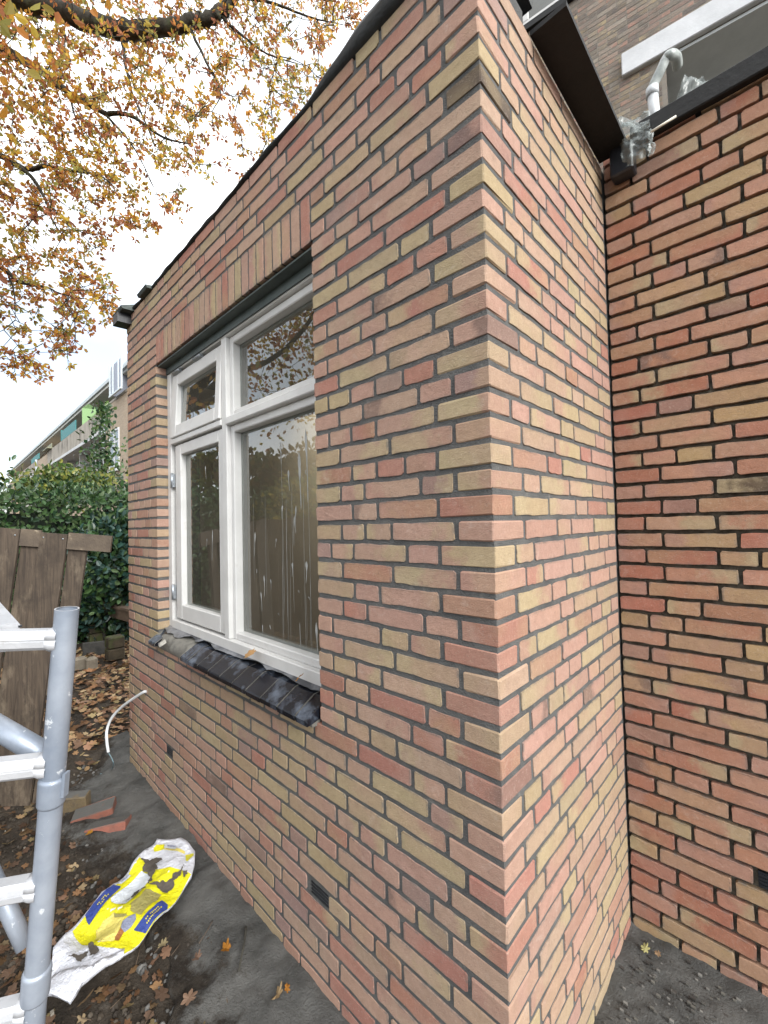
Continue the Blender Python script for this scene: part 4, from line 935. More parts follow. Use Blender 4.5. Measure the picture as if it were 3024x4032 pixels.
# yellow shrubs and board fence across the garden, seen in the window panes
foliage('golden_shrub', 'golden-leaved shrub mirrored in the casement pane', 'shrub', (-5.6,-3.3,0), ball((-5.6,-3.3,1.75), (1.1,0.7,0.7)), 3200, 0.10, GRY+[(0.34,0.26,0.04),(0.40,0.30,0.05)], 37, stems=[[(-5.6,-3.3+k,0),(-5.6,-3.3+k,0.8),(-5.6,-3.3+k*1.5,1.7)] for k in (-0.2,0.2)])

gf = empty('garden_fence', (-5.4,-2.4,0), 'brown board fence across the garden, mirrored in the window panes', 'fence')
RG = random.Random(12)
for k in range(40):
    x = -9.4+k*0.195; m = MB(); m.box((x, -2.4+RG.uniform(-0.008,0.008), 0.02), (x+0.188, -2.378, 1.72+RG.uniform(-0.02,0.02))); child(m, 'board', MAT['fencewood'], gf)
for zz in (0.4, 1.5): m = MB(); m.box((-9.4,-2.45,zz), (-1.6,-2.41,zz+0.09)); child(m, 'rail', MAT['fencewood'], gf)
BRN = [(0.16,0.095,0.035),(0.11,0.08,0.03),(0.20,0.12,0.035),(0.09,0.085,0.03),(0.24,0.17,0.04)]
foliage('garden_tree', 'brown-leaved garden tree mirrored in the large pane', 'tree', (-8.6,-6.4,0), ball((-8.6,-6.4,2.3), (1.9,1.8,1.4)), 5200, 0.22, BRN, 41, mat='oakleaf', stems=[[(-8.6,-6.4,0),(-8.6,-6.4,1.5),(-8.5,-6.3,3.0)]])
foliage('garden_tree', 'olive-brown garden tree mirrored in the casement pane', 'tree', (-10.8,-4.6,0), ball((-10.8,-4.6,2.2), (1.8,1.8,1.4)), 5000, 0.22, BRN+GRY, 42, mat='oakleaf', stems=[[(-10.8,-4.6,0),(-10.8,-4.6,1.5),(-10.7,-4.5,3.0)]])
foliage('garden_tree', 'rust-brown garden tree mirrored beside the mullion', 'tree', (-6.2,-8.2,0), ball((-6.2,-8.2,2.4), (1.9,1.9,1.5)), 5200, 0.22, BRN, 43, mat='oakleaf', stems=[[(-6.2,-8.2,0),(-6.2,-8.2,1.5),(-6.1,-8.1,3.0)]])
# ------------------------------------------------------------------ leaning wooden fence panel
tl = 2.62
Pbr = gnd(205,3150); Ptr = dep(352,2100,2.62); Vv = Ptr-Pbr
Uu = dep(-120,2062,2.50)-dep(352,2100,2.62); Uu /= np.linalg.norm(Uu); Nn = np.cross(Vv, Uu); Nn /= np.linalg.norm(Nn)
if Nn @ (EYE-Pbr) < 0: Nn = -Nn
fence = empty('fence_panel', tuple(Pbr+Uu*0.5), 'weathered brown wooden fence panel leaning to the right behind the scaffold', 'fence')
hgt = np.linalg.norm(Vv); vdir = Vv/hgt
tops = [0.0, 0.105, 0.212, 0.318, 0.43, 0.55, 0.66]
RF = random.Random(8); bw = 0.0
for i in range(7):
    w = (0.105, 0.150, 0.105, 0.150, 0.14, 0.15, 0.14)[i]; front_b = i % 2 == 1
    m = MB(); lift = (0.0 if front_b else -0.022); top = hgt-(0.0 if front_b else 0.0)
    m.obox(Pbr+Uu*(bw+0.004)+Nn*lift+vdir*RF.uniform(-0.02,0.0), Uu*(w-0.004), vdir*(top+RF.uniform(-0.012,0.006)), Nn*0.02); o = child(m, 'board', MAT['wood'], fence); bw += w
for zz in (1.0, 0.42):
    m = MB(); z0 = hgt*zz-(0.105 if zz == 1.0 else 0.05); m.obox(Pbr-Uu*(0.135 if zz == 1.0 else 0.0)+vdir*z0-Nn*0.0, Uu*(0.135+0.105 if zz == 1.0 else 0.105), vdir*0.10, Nn*0.018)
    child(m, 'rail', MAT['woodb'], fence)
    if zz == 1.0: m = MB(); m.obox(Pbr+Uu*0.255+vdir*z0, Uu*0.105, vdir*0.10, Nn*0.018); child(m, 'rail', MAT['woodb'], fence)
m = MB()
for u_ in (0.13, 0.235, 0.385): 
    c = Pbr+Uu*u_+vdir*(hgt-0.045)+Nn*0.0205; m.tube([c, c+Nn*0.003], 0.0045, 6)
child(m, 'nail_heads', MAT['hinge'], fence)

# ------------------------------------------------------------------ scaffold
dS = 0.89
S0 = dep(264,2397,dS); S1 = dep(129,4032,dS); sdir = (S1-S0)/np.linalg.norm(S1-S0)
zt = (S0[2]-0.0)/(-sdir[2]); Sg = S0+sdir*zt
scf = empty('scaffold', tuple(Sg), 'aluminium scaffold ladder frame with rungs standing at the left edge', 'scaffold')
m = MB()
ring = 20; a_ = np.cross(sdir, (0,1,0)); a_ /= np.linalg.norm(a_); b_ = np.cross(sdir, a_)
m.tube([S0, S0+sdir*0.4, S0+sdir*0.8, Sg], 0.0216, 24, caps=False)
m.tube([S0+sdir*0.003, S0+sdir*0.25], 0.0190, 24, caps=False); child(m, 'upright', MAT['alu'], scf)
m = MB(); vs = []
for r_, dz in ((0.0216, 0.0), (0.0190, 0.0)):
    for k in range(24): g = 2*math.pi*k/24; vs.append(S0+r_*(math.cos(g)*a_+math.sin(g)*b_)-sdir*0.0004)
m.add(vs, [(k, (k+1) % 24, 24+(k+1) % 24, 24+k) for k in range(24)]); m.tube([S0+sdir*0.02, S0+sdir*0.021], 0.0192, 24); child(m, 'tube_end', MAT['alu2'], scf)
rdir = -(AX_R*0.945+AX_F*0.33); rdir = rdir+sdir*0.03; rdir -= sdir*(rdir @ sdir)*0.85; rdir /= np.linalg.norm(rdir)
for px, py in ((235,2515),(168,3008),(132,3486),(100,3960)):
    k = ((py-2397)/(4032-2397)); c0 = S0+(S1-S0)*k; wv = np.cross(rdir, sdir); wv /= np.linalg.norm(wv); uv = np.cross(wv, rdir)
    prof = [(-0.017,-0.019),(0.010,-0.021),(0.016,-0.014),(0.018,-0.004),(0.0155,-0.003),(0.0155,0.000),(0.018,0.0005),(0.017,0.012),(0.010,0.019),(-0.015,0.019)]
    vs = []; m = MB(); st_ = c0+rdir*0.014
    for L in (0.0, 0.9):
        for x, y in prof: vs.append(st_+rdir*L+wv*x+uv*y)
    n = len(prof); m.add(vs, [(i, (i+1) % n, n+(i+1) % n, n+i) for i in range(n)]+[tuple(range(n-1,-1,-1)), tuple(range(n,2*n))]); o = child(m, 'rung', MAT['alu2'], scf)
    m = MB(); wv2 = []
    for L, s2 in ((-0.004, 1.22), (0.008, 1.18), (0.016, 1.0)):
        for x, y in prof: wv2.append(st_+rdir*L+wv*x*s2+uv*y*s2)
    m.add(wv2, [(j*n+i, j*n+(i+1) % n, (j+1)*n+(i+1) % n, (j+1)*n+i) for j in range(2) for i in range(n)], None, True); w2 = m.build('weld_bead', MAT['alu2']); w2.parent = o
m = MB(); o_ = rdir*0.93; m.tube([S0+o_, S0+sdir*0.8+o_, Sg+o_], 0.0216, 20); child(m, 'upright', MAT['alu'], scf)
for k0, k1 in (((3062-2397)/1635, (3160-2397)/1635), ((3818-2397)/1635, (3925-2397)/1635)):
    m = MB(); a = S0+(S1-S0)*k0; b = S0+(S1-S0)*k1; m.tube([a-sdir*0.004, a, a+sdir*0.004, b-sdir*0.003, b, b+sdir*0.004], [0.0222,0.0252,0.0258,0.0249,0.0247,0.0222], 28); o = child(m, 'collar', MAT['alu'], scf)
    if k0 < 0.6:
        e0 = AX_R*0.0245; m = MB(); m.obox(a+e0-sdir*0.012-AX_F*0.008, AX_R*0.006, sdir*0.05, AX_F*0.014); l2 = m.build('collar_lug', MAT['alu']); l2.parent = o
bA, bB = dep(0,2868,0.97), dep(200,2985,0.94); m = MB(); m.tube([bA+(bA-bB)*5.5, bA, bB], 0.0235, 20); child(m, 'brace', MAT['alu'], scf)
bA, bB = dep(28,3570,0.97), dep(100,3725,0.96); m = MB(); m.tube([bA+(bA-bB)*5.0, bA, bB], 0.0175, 16); child(m, 'brace', MAT['alu'], scf)
# platform deck corner
Pc = dep(79,2458,0.90); zc = Pc[2]; Q1 = on(-8,2362,2,zc); Q2 = on(-150,2466,2,zc); e1 = (Q1-Pc); e2 = (Q2-Pc); e1 /= np.linalg.norm(e1); e2 /= np.linalg.norm(e2)
deck = empty('scaffold_platform', tuple(Pc+e2*0.3-np.array([0,0,0.1])), 'white aluminium edge of a scaffold platform at the left frame edge', 'platform')
m = MB(); m.obox(Pc-np.array([0,0,0.011]), e1*0.6, e2*0.6, np.array([0,0,0.011])); child(m, 'deck', MAT['alu2'], deck)
m = MB(); m.obox(Pc-np.array([0,0,0.014])+e2*0.028+e1*0.01, e2*0.5, e1*0.03, np.array([0,0,-0.045])); child(m, 'hook', MAT['alu2'], deck)
m = MB(); m.box(Pc+np.array([-0.003,-0.003,-0.006]), Pc+np.array([0.003,0.003,-0.002])); child(m, 'end_cap', MAT['plastic_black'], deck)

# ------------------------------------------------------------------ mortar sack on the ground
zS = 0.03
def zk(a): return [(150+x/2.552, 3250+y/2.552) for x, y in a]
outline = zk([(1195,155),(1300,140),(1430,143),(1500,205),(1578,285),(1572,420),(1540,570),(1440,690),(1310,860),(1170,1010),(1020,1195),(940,1270),(860,1335),(640,1500),(430,1660),(380,1740),(325,1812),(220,1760),(75,1690),(75,1570),(140,1420),(150,1270),(215,1190),(340,1055),(470,905),(640,720),(790,595),(905,480),(1010,340),(1090,270),(1165,215)])
OG = [gnd(x, y, zS) for x, y in outline]
def sh(x, y):
    t = 0.012*math.sin(14*x+9*y)+0.008*math.sin(27*y-11*x+1)+0.004*math.sin(31*x+23*y)
    return zS+0.010+t*0.7+0.013*(1-abs(mnoise.noise((x*8+y*3, y*8-x*3, 0.7)))*2.2)
def inpoly(p, poly):
    c = False; j = len(poly)-1
    for i in range(len(poly)):
        if (poly[i][1] > p[1]) != (poly[j][1] > p[1]) and p[0] < (poly[j][0]-poly[i][0])*(p[1]-poly[i][1])/(poly[j][1]-poly[i][1])+poly[i][0]: c = not c
        j = i
    return c
def sheet(name, poly3, mat, parent, off=0.0, thick=0.0, edge=0.0):
    bm = bmesh.new(); vv = [bm.verts.new((p[0], p[1], 0)) for p in poly3]; f = bm.faces.new(vv); bm.normal_update()
    if f.normal.z < 0: f.normal_flip()
    bmesh.ops.triangulate(bm, faces=bm.faces[:])
    for _ in range(5):
        le = [e for e in bm.edges if e.calc_length() > 0.022]
        if not le: break
        bmesh.ops.subdivide_edges(bm, edges=le, cuts=1); bmesh.ops.triangulate(bm, faces=bm.faces[:])
    for v in bm.verts: v.co.z = sh(v.co.x, v.co.y)+off
    if thick:
        r = bmesh.ops.extrude_face_region(bm, geom=bm.faces[:])
        for g in r['geom']:
            if isinstance(g, bmesh.types.BMVert): g.co.z -= thick
        bmesh.ops.recalc_face_normals(bm, faces=bm.faces[:])
    me = bpy.data.meshes.new(name); bm.to_mesh(me); bm.free(); me.materials.append(mat)
    for p in me.polygons: p.use_smooth = True
    o = bpy.data.objects.new(name, me); link(o); return P(o, parent)
c0 = np.mean(OG, axis=0)
sack = empty('mortar_sack', (c0[0], c0[1], 0), 'empty yellow and white mortar sack lying on the muddy ground', 'sack')
def film_mat(name, c, r=0.35):
    m, t, b, o = nodes(name); v = pos(t); col = mixc(t, rng_(t, noise(t, v, 26, 5, 0.65), 0.56, 0.74, 0, 0.35), c, tuple(x*0.6 for x in c)); t.links.new(col, b.inputs['Base Color']); b.inputs['Roughness'].default_value = r
    bump(t, b, noise(t, v, 22, 5, 0.7), 0.8, 0.02); return m
SW, SY, SBl, SG = film_mat('sack_white', (0.66,0.68,0.74)), film_mat('sack_yellow', (0.70,0.66,0.015)), film_mat('sack_blue', (0.03,0.055,0.24)), film_mat('sack_label', (0.60,0.64,0.68))
SM = pmat('sack_mud', (0.05,0.042,0.034), (0.10,0.085,0.07), 30, 0.9, 80, 0.3); SP_ = film_mat('sack_print_grey', (0.30,0.27,0.09)); SPL = film_mat('sack_print_pale', (0.72,0.62,0.16)); SO = film_mat('sack_print_rust', (0.28,0.11,0.03)); SBG = film_mat('sack_print_steel', (0.20,0.22,0.30))
RD = random.Random(19)
def rough(pts, amp, it):
    for _ in range(it):
        out = []
        for k in range(len(pts)):
            a, b = pts[k], pts[(k+1) % len(pts)]; L = math.hypot(b[0]-a[0], b[1]-a[1]); out.append(a)
            if L > 14: w = RD.uniform(-amp, amp)*L; out.append(((a[0]+b[0])/2-(b[1]-a[1])/L*w, (a[1]+b[1])/2+(b[0]-a[0])/L*w))
        pts = out
    return pts
def dc(name, pts, mat, off):
    if name == 'mud_smear': pts = rough(pts, 0.22, 3)
    elif name in ('brick_print', 'pale_print'): pts = rough(pts, 0.10, 2)
    return sheet(name, [gnd(x, y, zS+0.01) for x, y in zk(pts)], mat, sack, off*1.6)
body = sheet('sack_body', OG, SW, sack, 0.0, 0.016)
dc('yellow_field', [(1020,345),(1110,400),(1180,470),(1300,470),(1420,490),(1500,520),(1540,540),(1440,688),(1310,858),(1170,1008),(1018,1193),(938,1268),(862,1325),(858,1272),(690,1278),(560,1245),(440,1175),(380,1110),(345,1055),(472,905),(640,722),(792,600),(905,482)], SY, 0.0007)
dc('yellow_strip', [(1190,195),(1270,178),(1262,235),(1165,262),(1160,235)], SY, 0.0007); dc('yellow_strip', [(1262,240),(1470,300),(1480,275),(1290,190),(1270,180)], SPL, 0.0007); dc('yellow_strip', [(1480,310),(1560,290),(1565,320),(1500,400),(1485,390)], SY, 0.0007)
dc('blue_panel', [(755,625),(830,628),(825,650),(512,985),(490,960),(472,905),(560,800),(690,680)], SBl, 0.0038)
dc('blue_panel', [(1245,785),(1305,830),(1300,880),(1170,1005),(1080,1115),(960,1085),(1060,980)], SBl, 0.0038)
dc('white_label', [(1040,470),(1130,540),(1120,590),(1060,660),(880,850),(735,800),(730,770)], SG, 0.0038)
dc('white_label', [(905,490),(935,510),(835,605),(800,605)], SG, 0.0038); dc('white_label', [(1272,185),(1390,215),(1385,262),(1266,232)], SG, 0.0038)
dc('brick_print', [(1090,690),(1240,720),(1200,790),(1110,870),(1040,960),(930,930),(930,860),(1030,770)], SP_, 0.0038)
dc('trowel_print', [(980,950),(985,1000),(940,1060),(870,1115),(830,1090),(850,1030),(920,980)], SBG, 0.0038); dc('trowel_print', [(830,1090),(865,1110),(810,1200),(770,1205),(775,1170)], SO, 0.0038)
dc('pale_print', [(580,1020),(760,900),(880,980),(830,1080),(760,1210),(650,1230),(570,1160)], SPL, 0.003)
dc('trowel_print', [(760,915),(880,970),(900,985),(850,990),(770,955)], SP_, 0.0048)
mud = MB()
for pts in ([(1030,370),(1120,385),(1240,350),(1250,375),(1180,420),(1205,470),(1170,520),(1150,600),(1100,650),(1130,560),(1100,500),(1050,470),(1075,420)], [(1110,640),(1180,625),(1260,600),(1330,580),(1400,530),(1470,455),(1430,560),(1360,590),(1300,700),(1240,690),(1180,650)], [(1455,520),(1500,515),(1505,550),(1470,575)], [(860,800),(960,700),(1020,680),(1070,665),(1090,680),(1010,710),(930,770),(900,800)], [(535,1195),(560,1260),(615,1320),(605,1355),(520,1400),(515,1310)], [(505,1330),(490,1390),(430,1450),(380,1410),(300,1360),(350,1350),(400,1370)]):
    dc('mud_smear', pts, SM, 0.0056)
lt = flat('sack_lettering_yellow', (0.62,0.55,0.05)); ld_ = flat('sack_lettering_blue', (0.04,0.07,0.28))
def lettering(rows, mat, name):
    m = MB(); rl = random.Random(3)
    for (x0, y0, x1, y1, hpx) in rows:
        n = int(math.hypot(x1-x0, y1-y0)/20); ux, uy = (x1-x0)/n, (y1-y0)/n; L = math.hypot(ux, uy); nx_, ny_ = -uy/L*hpx, ux/L*hpx
        for i in range(n):
            if rl.random() < 0.1: continue
            a = (x0+ux*(i+0.12), y0+uy*(i+0.12)); b = (x0+ux*(i+rl.uniform(0.55,0.85)), y0+uy*(i+0.75)); k = rl.uniform(0.6,1.0)
            qd = [gnd(*zk([p])[0], zS+0.01) for p in (a, b, (b[0]+nx_*k, b[1]+ny_*k), (a[0]+nx_*k, a[1]+ny_*k))]
            m.add([(p[0], p[1], sh(p[0], p[1])+0.0100) for p in qd], [(0,1,2,3)])
    P(m.build(name, mat), sack)
lettering([(1075,1010,1225,850,16),(1085,1045,1240,870,14),(590,830,690,720,14),(620,830,710,725,12)], lt, 'panel_lettering')
def word(txt, p0, p1, hpx, mat):
    cu = bpy.data.curves.new('sack_word', 'FONT'); cu.body = txt; cu.size = 1.0; to = bpy.data.objects.new('sack_word', cu); COL.objects.link(to)
    dg = bpy.context.evaluated_depsgraph_get(); me = bpy.data.meshes.new_from_object(to.evaluated_get(dg)); bpy.data.objects.remove(to)
    me.transform(Matrix.Identity(4)); xs = [v.co.x for v in me.vertices]; w = max(xs)
    ux, uy = p1[0]-p0[0], p1[1]-p0[1]; L = math.hypot(ux, uy); nx_, ny_ = uy/L*hpx, -ux/L*hpx
    for v in me.vertices:
        x, y = v.co.x/w, v.co.y/0.7; q2 = gnd(*zk([(p0[0]+ux*x+nx_*y, p0[1]+uy*x+ny_*y)])[0], zS+0.01); v.co = (q2[0], q2[1], sh(q2[0], q2[1])+0.0100)
    me.materials.append(mat); o = bpy.data.objects.new('printed_word', me); link(o); P(o, sack)
word('weber', (1295,222), (1383,246), 26, ld_); word('weber', (838,592), (915,512), 16, ld_)
fold = MB(); fq = [gnd(*p, 0.05) for p in zk([(165,1480),(560,1475),(430,1640),(325,1812),(75,1690),(80,1560)])]
sheet('sack_fold', fq, SW, sack, 0.012, 0.004)
fq = [gnd(*p, 0.04) for p in zk([(560,1475),(870,1280),(860,1335),(640,1500),(430,1660)])]; sheet('sack_fold', fq, SW, sack, 0.008, 0.004)

# ------------------------------------------------------------------ cable out of the wall
cp = [on(576,2724,1,-0.0), on(560,2728,1,-0.02), on(484,2780,1,-0.075), on(440,2827,1,-0.115), on(421,2875,1,-0.14), on(421,2922,1,-0.15), on(427,2963,1,-0.15)]
cab = empty('wall_cable', tuple(gnd(430,3010)), 'white conduit curving out of the wall near its far corner', 'cable')
m = MB(); m.tube(smooth_curve(cp, 6), 0.0085, 12); child(m, 'conduit', MAT['cable'], cab)
wp2 = [cp[-1], on(446,3001,1,-0.15), gnd(440,3028,0.03), gnd(420,3040,0.015), gnd(395,3048,0.012)]
m = MB(); m.tube(smooth_curve(wp2, 6), 0.0032, 8); child(m, 'wire', MAT['wire'], cab)

# ------------------------------------------------------------------ loose bricks on the ground
def dirty_brick():
    m, t, b, o = nodes('muddy_brick'); v = pos(t); oi = t.nodes.new('ShaderNodeObjectInfo'); g = t.nodes.new('ShaderNodeNewGeometry'); sx_ = t.nodes.new('ShaderNodeSeparateXYZ'); t.links.new(g.outputs['Normal'], sx_.inputs[0])
    col = mixc(t, rng_(t, noise(t, v, 20, 5, 0.7), 0.45, 0.7, 0, 0.7), oi.outputs['Color'], (0.06,0.05,0.042))
    f = t.nodes.new('ShaderNodeMath'); f.operation = 'MULTIPLY'; t.links.new(rng_(t, sx_.outputs[2], 0.55, 0.8), f.inputs[0]); t.links.new(rng_(t, noise(t, v, 8, 5), 0.28, 0.42), f.inputs[1])
    col = mixc(t, f.outputs[0], col, (0.085,0.083,0.077)); t.links.new(col, b.inputs['Base Color']); b.inputs['Roughness'].default_value = 0.9; bump(t, b, noise(t, v, 60, 5), 0.6, 0.01); return m
MAT['dirty'] = dirty_brick()
def loose(label, p, L, W, Hh, rz, tilt, col, name='loose_brick'):
    m = MB(); m.cbox((-L/2,-W/2,0), (L/2,W/2,Hh), 0.004); m.v = [(x+R.uniform(-.002,.002), y+R.uniform(-.002,.002), z+R.uniform(-.002,.002)) for x, y, z in m.v]
    o = m.build(name, MAT['dirty']); o.location = p; o.rotation_euler = (tilt[0], tilt[1], rz); o.color = col+(1,); return tag(o, label, 'brick', 'loose bricks in the mud')
loose('red brick half buried in grey sand, farther of two red ones', tuple(gnd(375,3205)+np.array([0,0,-0.012])), 0.20, 0.10, 0.05, 1.15, (0.10,-0.12), (0.20,0.075,0.05))
loose('red brick lying nearest the white and yellow sack', tuple(gnd(428,3262)+np.array([0,0,-0.014])), 0.20, 0.09, 0.045, 0.95, (-0.18,-0.1), (0.22,0.08,0.055))
loose('tan dirty brick tilted on edge beside the scaffold upright', tuple(gnd(278,3185)+np.array([0,0,-0.01])), 0.20, 0.06, 0.10, 0.9, (0.15,0.0), (0.13,0.095,0.05))

# ------------------------------------------------------------------ garden edge beyond: stacked pavers, kerb, blocks, plank
def paver_stack(px, py, w, label):
    b0 = gnd(px, py); t = empty('paver_stack', (b0[0], b0[1], 0), label, 'paver stack', 'stacks of pavers at the garden edge')
    for k in range(2):
        m = MB(); m.cbox((b0[0]-w/2, b0[1]-w/2, k*0.145), (b0[0]+w/2, b0[1]+w/2, k*0.145+0.138), 0.012); child(m, 'paver', pmat('mossy_paver', (0.035,0.028,0.018), (0.085,0.065,0.04), 9, 0.9, 60, 0.5, c3=(0.06,0.075,0.02), s3=5, t3=(0.5,0.65)), t)
paver_stack(376,2530,0.17,'farther stack of two mossy dark pavers'); paver_stack(452,2594,0.18,'nearer stack of two mossy dark pavers beside the extension corner')
a, b = gnd(325,2580), gnd(425,2568); d_ = b-a; m = MB(); m.obox(a-np.array([0,0,0.02]), d_, np.array([-0.09,0.02,0]), np.array([0,0,0.16])); tag(m.build('kerb_stone', pmat('dark_kerb', (0.035,0.035,0.033), (0.075,0.072,0.065), 8, 0.9, 60, 0.4)), 'dark low kerb stone between the paver stacks', 'kerb')
for px, w, lb in ((314,0.135,'left pale concrete edging block half hidden by the scaffold tube'), (360,0.115,'right pale concrete edging block among the leaves')):
    b0 = gnd(px, 2632); m = MB(); m.cbox((-0.05,-w/2,-0.03), (0.05,w/2,0.135), 0.025); o = m.build('edging_block', pmat('pale_concrete', (0.17,0.145,0.11), (0.25,0.215,0.165), 12, 0.9, 60, 0.3)); o.location = tuple(b0); o.rotation_euler = (0,0,0.15); tag(o, lb, 'edging block', 'pale edging blocks')
a, b = dep(392,2382,6.1), dep(512,2412,5.6); m = MB(); m.obox(a, b-a, np.array([-0.25,0.3,0]), np.array([0,0,0.035])); m.obox(a+np.array([0,0.02,-0.14]), b-a, np.array([-0.03,0.04,0]), np.array([0,0,0.14])); m.obox(a+np.array([0,0.02,-a[2]]), np.array([-0.04,0.02,0]), np.array([0.03,0.04,0]), np.array([0,0,a[2]])); tag(m.build('raised_bed', pmat('bed_wood', (0.075,0.05,0.035), (0.16,0.115,0.08), 6, 0.85, 50, 0.4)), 'brown wooden raised bed edge under the rhododendron', 'planter')

m = MB(); m.tube(smooth_curve([gnd(968,3652,0.035), gnd(962,3710,0.04), gnd(950,3770,0.036), gnd(940,3825,0.03)], 4), [0.006,0.005,0.004,0.004,0.004,0.0035,0.0035,0.003,0.003,0.003,0.003,0.002,0.002], 6)
tag(m.build('dark_stick', MAT['bark']), 'thin dark stick lying on the grey sand below the second vent', 'stick')
m = MB(); m.tube(smooth_curve([gnd(838,3625,0.03), gnd(815,3665,0.035), gnd(783,3715,0.03)], 4), 0.0022, 6)
tag(m.build('pale_twig', MAT['woodb']), 'thin pale twig on the mud edge right of the sack', 'twig')
# ------------------------------------------------------------------ fallen leaves
RLf = random.Random(77); lf = MB()
DRY = [(0.30,0.175,0.085),(0.36,0.24,0.13),(0.22,0.12,0.06),(0.42,0.31,0.18),(0.27,0.14,0.07),(0.34,0.26,0.13),(0.15,0.085,0.05),(0.24,0.15,0.10),(0.33,0.19,0.12)]
def ground_leaf(m, x, y, L, col, lift=0.012):
    an = RLf.uniform(0, 6.28); d = np.array([math.cos(an), math.sin(an), RLf.uniform(-0.2,0.35)]); nr = np.array([RLf.gauss(0,0.5), RLf.gauss(0,0.5), 1.0])
    oakleaf(m, (x, y, gz(x, y)+lift+RLf.uniform(0,0.012)), d, nr, L, col, RLf.uniform(0.05,0.3), RLf)
cnt = 0
while cnt < 5200:      # thick litter beyond the corner
    x, y = RLf.uniform(-6.6,-2.95), RLf.uniform(-2.4,1.6)
    if x > -3.3 and RLf.random() < 0.5: continue
    if y > 0.0 and x > -2.95: continue
    if x > -3.3 and y > -0.12: continue
    ground_leaf(lf, x, y, RLf.uniform(0.045,0.095), pick(RLf, DRY, 0.3)); cnt += 1
cnt = 0
while cnt < 2600:       # sparse wet leaves in the mud
    x, y = RLf.uniform(-3.2,0.6), RLf.uniform(-1.4,-0.12)
    if y > -0.36-0.12*noise2(x*3, y*3) and RLf.random() < 0.95: continue
    if x < -2.0 and RLf.random() < 0.6: continue
    if inpoly((x, y), OG): continue
    ground_leaf(lf, x, y, RLf.uniform(0.022,0.060), (lambda k_, c_: tuple(v*k_ for v in c_))(0.30+0.45*RLf.random()**2, pick(RLf, DRY, 0.3)), -0.002); cnt += 1
for _ in range(420):   # crumbs, twigs and chips
    x, y = RLf.uniform(-3.0,0.3), RLf.uniform(-1.2,-0.15); z = gz(x, y)+0.012
    if inpoly((x, y), OG): continue
    if RLf.random() < 0.25:
        an = RLf.uniform(0,6.28); L = RLf.uniform(0.03,0.12); lf.tube([(x,y,z),(x+L*math.cos(an),y+L*math.sin(an),z+0.008)], 0.0016, 4, col=(0.09,0.065,0.045))
    else: r_ = RLf.uniform(0.002,0.006); c_ = pick(RLf, [(0.10,0.085,0.07),(0.15,0.13,0.10),(0.07,0.06,0.05),(0.2,0.18,0.15)], 0.2); lf.box((x-r_,y-r_*0.8,z-r_), (x+r_,y+r_*0.8,z+r_*0.6), c_)
def clod(x, y, r_, col):
    b_ = len(lf.v); z = gz(x, y)+0.006; n_ = 6; vs = [(x, y, z+r_*RLf.uniform(0.5,0.9))]
    for k in range(n_): g = 6.283*k/n_; q_ = r_*RLf.uniform(0.7,1.2); vs.append((x+q_*math.cos(g), y+q_*math.sin(g), z+r_*RLf.uniform(0.1,0.4)))
    for k in range(n_): g = 6.283*k/n_; q_ = r_*RLf.uniform(1.0,1.4); vs.append((x+q_*math.cos(g), y+q_*math.sin(g), z-r_*0.6))
    lf.add(vs, [(0, 1+k, 1+(k+1) % n_) for k in range(n_)]+[(1+k, 7+k, 7+(k+1) % n_, 1+(k+1) % n_) for k in range(n_)], col)
for _ in range(2600):
    x = RLf.uniform(-3.1,0.2); y = -0.02-RLf.random()**0.8*1.1
    if inpoly((x, y), OG): continue
    k_ = RLf.uniform(0.6,1.25); sandy = y > -0.42
    clod(x, y, RLf.uniform(0.003,0.009)*(1.8 if RLf.random() < 0.12 else 1), tuple(q_*k_ for q_ in ((0.125,0.122,0.114) if sandy else RLf.choice([(0.05,0.04,0.03),(0.075,0.062,0.048),(0.035,0.028,0.022)]))))
for _ in range(900):   # grit on the cement right of the corner
    x, y = RLf.uniform(0.02,1.0), RLf.uniform(0.1,0.94); r_ = RLf.uniform(0.0015,0.0055); z = 0.03+0.004
    lf.box((x-r_,y-r_*0.8,z-r_), (x+r_*1.4,y+r_*0.8,z+r_*0.6), pick(RLf, [(0.10,0.097,0.088),(0.06,0.055,0.05),(0.13,0.125,0.11),(0.20,0.195,0.18)], 0.2))
tag(lf.build('leaf_litter', MAT['litter']), 'fallen brown oak leaves, twigs and grit scattered over the ground', 'leaves', kind='stuff')
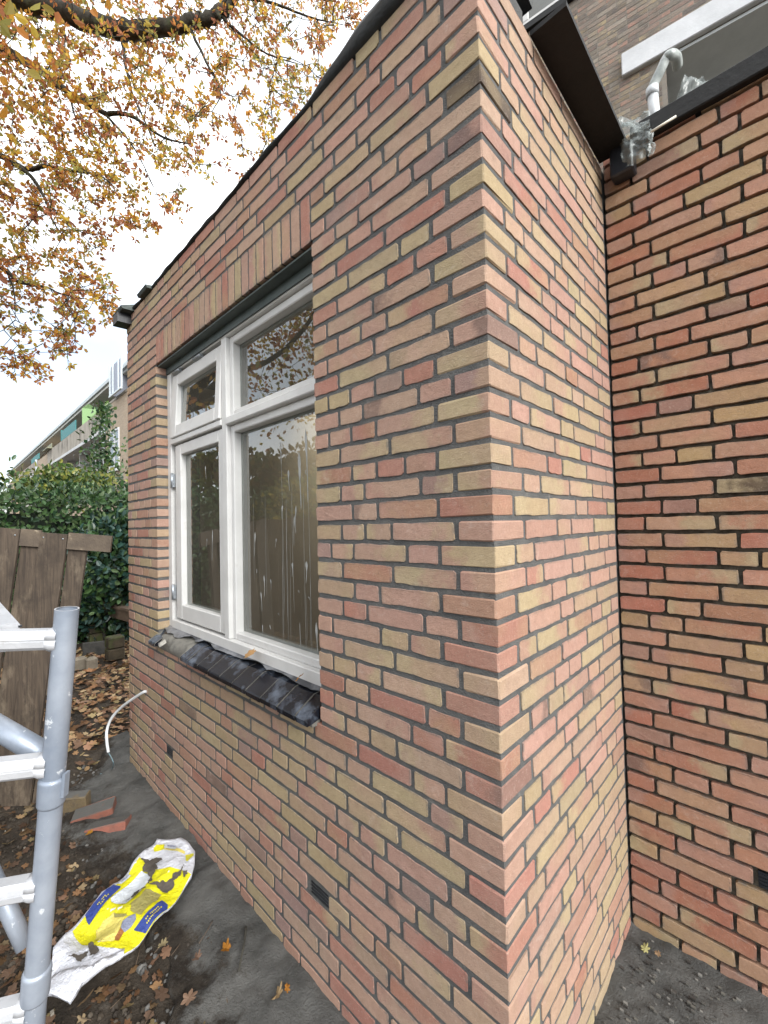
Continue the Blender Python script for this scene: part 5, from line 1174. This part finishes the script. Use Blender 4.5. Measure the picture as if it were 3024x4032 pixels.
def single(label, px, py, L, col, an, z=0.03, curl=0.25):
    m = MB(); p = gnd(px, py, z); oakleaf(m, (0,0,0), np.array([math.cos(an), math.sin(an), RLf.uniform(-0.15,0.35)]), np.array([RLf.uniform(-0.4,0.4),RLf.uniform(-0.4,0.4),1.0]), L*0.62, tuple(q_*0.62 for q_ in col), curl*2.6, RLf, 33); o = m.build('oak_leaf', MAT['litter']); o.location = tuple(p); tag(o, label, 'leaf', 'single fallen oak leaves')
single('curled pale tan oak leaf alone on the grey sand at bottom', 1095, 3915, 0.085, (0.36,0.25,0.13), 1.9); single('small orange leaf tucked behind the tan leaf on grey sand', 1130, 3890, 0.05, (0.40,0.17,0.03), 2.6)
single('bright orange oak leaf on the sand edge below the sack', 890, 3735, 0.075, (0.36,0.15,0.02), 2.4, 0.03, 0.35); 
single('pale cream oak leaf lying flat in the mud below the sack', 640, 3720, 0.07, (0.33,0.27,0.15), 2.2)
single('large pinkish leaf at the lower edge of the mud', 745, 3930, 0.085, (0.24,0.15,0.10), 1.6); single('pinkish brown oak leaf beside the cream leaf in mud', 775, 3770, 0.07, (0.21,0.13,0.09), 2.0)
single('yellow-green maple leaf on the cement in the inner corner', 2540, 3735, 0.06, (0.50,0.46,0.20), 1.2, 0.045); single('small peach leaf on the cement in the inner corner', 2590, 3755, 0.045, (0.46,0.31,0.18), 2.2, 0.045); single('orange leaf lying on the near red brick', 352, 3280, 0.06, (0.42,0.19,0.02), 2.0, 0.06)
p = on(985, 2575, 1, 0.02); m = MB(); oakleaf(m, p, np.array([0.9,-0.2,0.1]), np.array([0,-0.6,1.0]), 0.09, (0.42,0.24,0.10), 0.3, RLf); tag(m.build('oak_leaf', MAT['litter']), 'tan oak leaf caught behind the lead flashing under the mullion', 'leaf', 'single fallen oak leaves')
p = on(1180, 2668, 1, 0.02); m = MB(); oakleaf(m, p, np.array([0.7,-0.3,0.4]), np.array([0,-0.6,1.0]), 0.05, (0.45,0.19,0.02), 0.3, RLf); tag(m.build('oak_leaf', MAT['litter']), 'orange leaf on the sill near the right end of the window', 'leaf', 'single fallen oak leaves')
